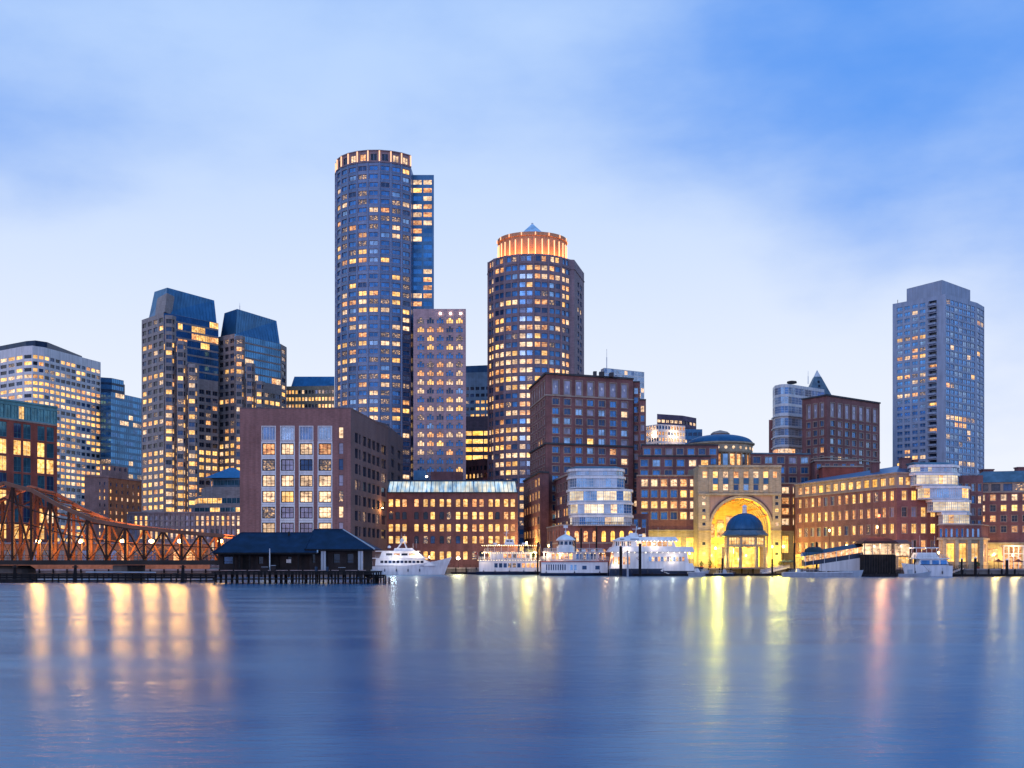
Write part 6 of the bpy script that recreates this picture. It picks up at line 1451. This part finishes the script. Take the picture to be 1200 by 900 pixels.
def dark_shed():
    Y = 358; z = lambda y: pz(y, Y); X = lambda x: px(x, Y)[0]
    r = empty('barge_pavilion', (X(1031), Y, 0), 0, 'dark canopied pavilion barge with domed brown roof beside the sloping tent', 'pavilion'); off = (X(1031), Y, 0)
    m = MB(); m.box(X(1009), X(1052), Y-1, Y+9, -.4, 1.0, timber_dark); m.build('barge', r, off)
    m = MB(); m.box(X(1012), X(1049), Y-.5, Y+8, 1.0, z(650), timber_dark); m.build('lower_wall', r, off)
    m = MB()
    for i in range(13): m.box(X(1012)+i*.78, X(1012)+i*.78+.1, Y-.56, Y-.51, 1.1, z(650.5), iron)
    m.build('batten', r, off)
    for x in (1013, 1022, 1031, 1040, 1048): m = MB(); m.box(X(x)-.12, X(x)+.12, Y-.3, Y-.05, z(650), z(636.5), trim_stone); m.build('post', r, off)
    m = MB(); m.box(X(1014), X(1047), Y+2, Y+2.2, z(649.5), z(637), L_pale); m.build('lit_screen', r, off)
    m = MB(); q = [(X(1009), Y-1.4), (X(1052), Y-1.4), (X(1052), Y+9), (X(1009), Y+9)]
    cen = ((X(1009)+X(1052))/2, Y+3.8); sc2 = lambda k: [(cen[0]+(x-cen[0])*k, cen[1]+(y-cen[1])*k) for x, y in q]
    zs_ = [z(637), z(634), z(631.2), z(629.4), z(628.8)]; ks_ = [1, .86, .62, .32, .05]
    for i in range(4): m.loft(sc2(ks_[i]), zs_[i], sc2(ks_[i+1]), zs_[i+1], roof_brown)
    m.build('domed_roof', r, off)
    m = MB(); m.loft([(X(1050), Y-1), (X(1068), Y-1), (X(1068), Y+7), (X(1050), Y+7)], z(637), [(X(1051), Y+2.5), (X(1066), Y+2.5), (X(1066), Y+3.5), (X(1051), Y+3.5)], z(632.5), boat_navy); m.box(X(1050), X(1067), Y+1, Y+1.2, z(651), z(637.4), L_pale); m.build('side_canopy', r, off)
    for x in (1054, 1066): m = MB(); m.bar((X(x), Y-.6, 1), (X(x), Y-.6, z(637)), .15, iron); m.build('side_post', r, off)
    point(r, (X(1031)-off[0], -1.2, z(640)), 300, (1, .7, .4), .25); point(r, (X(1060)-off[0], -1.5, z(640)), 250, (1, .75, .5), .25)
dark_shed()
def black_canopy():
    r = empty('covered_launch', at(954, 361), 0, 'small launch with rounded black canopy left of the sloping tent', 'boat'); z = lambda y: pz(y, 361)
    hull(8, 2.8, 1.0, boat_white, rake=1.2, sheer=.6).build('hull', r); m = MB()
    n = 10; w = 2.4
    for i in range(n):
        a0, a1 = math.pi*i/n, math.pi*(i+1)/n
        for (xa, xb, k0, k1) in ((-2.6, -1.6, .6, 1), (-1.6, 1.6, 1, 1), (1.6, 2.6, 1, .6)):
            P_ = lambda x, a, k: (x, -1.4*math.cos(a)*k, z(647)+ (z(641)-z(647))*math.sin(a)*k)
            m.face([P_(xa, a0, k0), P_(xb, a0, k1), P_(xb, a1, k1), P_(xa, a1, k0)], canvas_green)
    m.build('canopy', r)
    for x in (-2, 2):
        for y in (-1.2, 1.2): m = MB(); m.bar((x, y, .9), (x, y, z(646.5)), .08, iron); m.build('post', r)
black_canopy()

# --- domed pavilion in front of the arch
def pavilion():
    Y = 418; cx, cy = px(872.5, Y); z = lambda y: pz(y, Y-6); r = empty('domed_pavilion', (cx, cy, GZ), 0, 'octagonal waterside pavilion with blue ribbed dome under the arch', 'pavilion'); off = (cx, cy, GZ)
    m = MB(); m.lathe([(8.3, z(628)), (8.5, z(626.5)), (7.6, z(624.5)), (7.0, z(621.5)), (6.6, z(621))], cx, cy, 8, roof_slate, a0=22.5, a1=382.5); m.build('cornice', r, off)
    m = MB(); rd = 6.4; z0, z1 = z(621.2), z(600.5); m.lathe([(rd*math.cos(R(t)), z0+(z1-z0)*math.sin(R(t))) for t in range(0, 86, 7)], cx, cy, 32, copper); dm = m.build('dome', r, off, smooth=True)
    for i in range(32):
        a = R(i*360/32); m = MB(); pr = [(cx+(rd+.04)*math.cos(R(t))*math.cos(a), cy+(rd+.04)*math.cos(R(t))*math.sin(a), z0+(z1-z0)*math.sin(R(t))) for t in range(0, 86, 14)]
        for p, q in zip(pr[:-1], pr[1:]): m.bar(p, q, .12, copper)
        o = m.build('rib', dm, off); o.location = (0, 0, 0)
    m = MB(); m.lathe([(.9, z(601)), (.9, z(600)), (.75, z(599)), (.75, z(593.5)), (1.0, z(593)), (.8, z(592)), (.1, z(590.5))], cx, cy, 12, trim_white); m.build('lantern', r, off)
    rw = 7.0; f = rw*math.cos(R(22.5))
    for i in range(8):
        a = R(i*45+22.5+45/2); 
        a = R(i*45); mt = Matrix.Translation((cx+f*math.cos(a), cy+f*math.sin(a), 0)) @ Matrix.Rotation(a+math.pi/2, 4, 'Z'); hw = rw*math.sin(R(22.5))
        q = MB(); q.box(-hw, hw, 0, .4, z(630), z(628), limestone); q.box(-hw, hw, 0, .4, z(640.5), z(638), limestone); q.box(-hw-.1, -hw+.55, -.15, .45, GZ, z(628), limestone); m = MB(); m.add(q, mt); m.build('wall', r, off)
        q = MB(); q.box(-hw+.6, hw-.6, .15, .25, z(638), z(630), L_yel)
        for k in range(5): x = -hw+.6+(2*hw-1.2)*k/4; q.box(x-.08, x+.08, .02, .14, z(638), z(630), trim_stone)
        q.box(-hw+.6, hw-.6, .02, .14, z(634.2), z(633.8), trim_stone); m = MB(); m.add(q, mt); m.build('window', r, off)
        x, y = cx+7.6*math.cos(R(i*45+22.5)), cy+7.6*math.sin(R(i*45+22.5))
        m = MB(); m.lathe([(.62, GZ), (.62, GZ+.5), (.46, GZ+.7), (.40, z(642)), (.6, z(641.2)), (.6, z(640.6))], x, y, 10, limestone); m.build('column', r, off)
        q = MB(); q.box(-hw+.8, hw-.8, 2.6, 2.7, GZ, z(642), L_gold); m = MB(); m.add(q, mt); m.build('glazed_door', r, off)
    m = MB(); m.lathe([(6.5, z(628.2)), (.1, z(628.2))], cx, cy, 8, limestone, cap=False); m.build('ceiling', r, off)
    m = MB(); m.lathe([(8.9, GZ-.1), (8.9, GZ+.25), (8.4, GZ+.4)], cx, cy, 8, paving, a0=22.5, a1=382.5); m.build('plinth', r, off)
    point(r, (0, -5, 4.5), 900, (1, .66, .16), .4); point(r, (-8.5, -4, 3.2), 700, (1, .66, .16), .3); point(r, (8.5, -4, 3.2), 700, (1, .66, .16), .3)
pavilion()
# kiosk and planter before the pavilion
def kiosk():
    Y = 400; X = px(871, Y)[0]; r = empty('ticket_kiosk', (X, Y, GZ), 0, 'brown round topped kiosk standing in front of the domed pavilion', 'kiosk')
    m = MB(); m.box(-2.2, .8, -1.2, 1.2, 0, 3.4, brick_brown); m.build('body', r); m = MB(); m.lathe([(1.6, .1), (1.6, 2.6), (1.2, 3.3), (.1, 3.6)], 1.9, 0, 14, navy); m.build('drum', r); m = MB(); m.box(-2.4, 1.0, -1.4, 1.4, 3.4, 3.6, roof_dark); m.build('roof', r)
# quay lamps: post, arm, globe
def quay_lamp(x, Y, ytop, label, watts, col=(1, .62, .22), z0=GZ, sz=1.0, m_=E_lamp, name='street_lamp'):
    X = px(x, Y)[0]; zt = pz(ytop, Y); r = empty(name, (X, Y, z0), 0, label, 'street lamp', 'lamps along the waterfront'); h = zt-z0
    m = MB(); m.lathe([(.22, 0), (.2, .4), (.09, .6), (.07, h-.4), (.14, h-.35)], 0, 0, 8, iron); m.build('post', r)
    m = MB(); k = .36*sz; m.lathe([(.08, h-.35), (k, h), (k, h+.25), (.1, h+.25+k)], 0, 0, 10, m_); m.build('lantern', r)
    point(r, (0, -.15, h+.1), watts, col, 1.3*sz); return r
quay_lamp(537, 466, 655, 'brightest quay lamp, between the yacht bow and the excursion boat', 1300, (1, .72, .36), z0=0.7 if False else GZ, sz=2.0, m_=E_white)
W_ = [(838.5, 426, 643, 'quay lamp at the left foot of the arch', 2200), (905, 426, 641, 'quay lamp at the right foot of the arch', 1900), (918, 424, 641, 'quay lamp between the arch and the long brick wing', 2200), (851, 424, 646, 'quay lamp just left of the domed pavilion', 1500), (1028, 372, 618, 'tall lamp high above the domed barge roof', 800), (972, 378, 622, 'tall slim lamp above the sloping tent', 900), (1100, 369, 648, 'quay lamp before the lit hall at the right', 1000), (1165, 380, 650, 'quay lamp before the white portico at the right edge', 1100), (1187, 378, 651, 'quay lamp rightmost on the right quay', 1300), (808, 426, 649, 'quay lamp behind the catamaran bow', 1300), (775, 424, 650, 'quay lamp hidden behind the catamaran upper deck', 900), (643, 396, 640, 'quay lamp by the harbour ferry stern', 1500), (613, 474, 648, 'quay lamp at the yellow lit side street', 1200), (503, 474, 653, 'quay lamp behind the yacht foredeck', 250), (946, 370, 648, 'quay lamp behind the black launch canopy', 700), (992, 368, 640, 'quay lamp behind the middle of the sloping tent', 800)]
for x, Y, yt, d, p in W_: quay_lamp(x, Y, yt, d, p*1.1, (1, .62, .12) if 800 < x < 925 else (1, .52, .15), sz=1.2 if p > 2000 else .8)
# fences along the quay edge, planters, café umbrellas, benches
def quay_rail(x0, Y0, x1, Y1, label):
    a, c = Vector((*px(x0, Y0), GZ)), Vector((*px(x1, Y1), GZ)); r = empty('quay_railing', a, 0, label, 'railing'); d = c-a; n = int(d.length/2); m = MB()
    for i in range(n+1): m.bar(tuple(d*i/n), tuple(d*i/n+Vector((0, 0, 1.15))), .09, iron)
    m.build('post', r) if False else None
    for k in (.4, .75, 1.15): m.bar((0, 0, k), tuple(d+Vector((0, 0, k))), .07, iron)
    m.build('rail', r)
quay_rail(759, 429, 845, 429, 'dark railing on the quay left of the domed pavilion'); quay_rail(900, 429, 921, 429, 'dark railing on the quay right of the domed pavilion'); quay_rail(1102, 368, 1200, 367, 'dark railing on the quay at the right edge'); quay_rail(440, 471, 532, 471, 'dark railing on the quay behind the yacht'); quay_rail(545, 471, 626, 471, 'dark railing on the quay behind the excursion boat')
def umbrella(x, Y, label, m_=canvas_green):
    X = px(x, Y)[0]; r = empty('cafe_umbrella', (X, Y, GZ), 0, label, 'umbrella', 'café umbrellas on the quay'); m = MB(); m.bar((0, 0, 0), (0, 0, 2.9), .09, iron); m.build('pole', r)
    m = MB(); m.lathe([(1.75, 2.15), (1.7, 2.3), (.1, 3.1)], 0, 0, 8, m_); m.build('canopy', r)
umbrella(919, 423, 'dark café umbrella at the right foot of the arch, left of its twin'); umbrella(926, 424, 'dark café umbrella against the long brick wing, right of its twin'); umbrella(1170, 376, 'brown café umbrella left of the white portico', canvas_red); umbrella(1193, 375, 'brown café umbrella at the right edge of the quay', canvas_red)
def planter(x, Y, label, hh):
    X = px(x, Y)[0]; r = empty('potted_shrub', (X, Y, GZ), 0, label, 'plant', 'potted shrubs on the quay'); m = MB(); m.lathe([(.45, 0), (.6, .7), (.5, .7), (.45, .6)], 0, 0, 12, brick_red); m.build('pot', r)
    m = MB()
    for i in range(260):
        a, t, k = rnd()*6.28, rnd(), rnd()**.4; q = Vector((math.cos(a)*k*.75*math.sin(3.0*t+.1), math.sin(a)*k*.75*math.sin(3.0*t+.1), .6+t*hh)); u = Vector((rnd()-.5, rnd()-.5, rnd()-.5)).normalized()*.16; v = Vector((rnd()-.5, rnd()-.5, rnd()-.5)).normalized()*.12
        m.face([q-u, q+v, q+u, q-v], leaf)
    m.build('foliage', r)
for x, Y, d, h_ in ((765, 430, 'potted shrub at the left end of the railing beside the arch', 1.6), (822, 431, 'potted shrub at the left foot of the arch', 1.9), (832, 431, 'tall potted shrub beside the left arch lamp', 2.3), (914, 431, 'potted shrub under the right arch lamp', 2.0), (1110, 371, 'potted shrub left of the lit hall doors', 1.6), (1146, 371, 'potted shrub right of the lit hall doors', 1.6)): planter(x, Y, d, h_)
def tree(x, Y, h, label, spread=2.4):
    X = px(x, Y)[0]; r = empty('street_tree', (X, Y, GZ), 0, label, 'tree', 'small trees on the quay'); m = MB(); tube(m, (0, 0, 0), (.1, 0, h*.45), .2, .13, bark, 8)
    tips = []
    for i in range(7):
        a = i*.9+rnd(); e = Vector((math.cos(a)*spread*.6, math.sin(a)*spread*.6, h*(.6+.3*rnd()))); tube(m, (.1, 0, h*(.32+.1*rnd())), e, .08, .03, bark, 5); tips.append(e)
    m.build('trunk', r); m = MB(); tips.append(Vector((0, 0, h*.92)))
    for e in tips:
        for i in range(150):
            q = e+Vector((rnd()-.5, rnd()-.5, (rnd()-.5)*.8))*spread*(.4+.8*rnd()); u = Vector((rnd()-.5, rnd()-.5, rnd()-.5)).normalized()*.22; v = Vector((rnd()-.5, rnd()-.5, rnd()-.5)).normalized()*.16
            m.face([q-u, q+v, q+u, q-v], leaf)
    m.build('crown', r)
for x, Y, h, d in ((636, 470, 8.5, 'yellow lit street tree in the gap left of the harbour ferry'), (622, 476, 7, 'smaller street tree at the mouth of the lit side street')): tree(x, Y, h, d)
def portico():
    Y = 386; x0, x1 = px(1176, Y)[0], px(1200, Y)[0]; r = empty('white_portico', ((x0+x1)/2, Y, GZ), 0, 'white framed entrance portico with an arched glass front at the right edge', 'portico'); w = (x1-x0)/2; h = pz(639, Y)-GZ
    m = MB(); m.box(-w, w, 0, 3, h-.4, h, boat_white); m.build('roof', r)
    for i in range(5): x = -w+.15+(2*w-.3)*i/4; m = MB(); m.box(x-.15, x+.15, 0, .3, 0, h-.4, boat_white); m.build('post', r)
    m = MB(); m.box(-w, w, .05, .2, h*.62, h*.66, boat_white)
    for i in range(8):
        a0, a1 = math.pi*i/8, math.pi*(i+1)/8; m.bar((2.2*math.cos(a0), .1, h*.35+1.6*math.sin(a0)), (2.2*math.cos(a1), .1, h*.35+1.6*math.sin(a1)), .18, boat_white)
    m.build('arched_frame', r); m = MB(); m.box(-w+.2, w-.2, 1.5, 1.6, 0, h-.4, L_warm); m.build('glazing', r)
    point(r, (0, -1.2, h-1), 260, (1, .7, .25), .2)
portico()
# red channel light on a small post off the right wing (its glow lies on the water)
def red_sign():
    Y = 364; X = px(1030, Y)[0]; r = empty('beacon', (X, Y, GZ), 0, 'red lit beacon on a short pole over the barge pavilion', 'beacon'); zt = pz(606, Y)-GZ; m = MB(); m.bar((0, 0, 0), (0, 0, zt), .14, iron); m.build('pole', r); m = MB(); m.lathe([(.1, zt), (.35, zt+.1), (.35, zt+.7), (.05, zt+.9)], 0, 0, 8, E_red); m.build('lamp', r); point(r, (0, -.2, zt+.4), 2600, (1, .20, .06), 1.0)
red_sign()
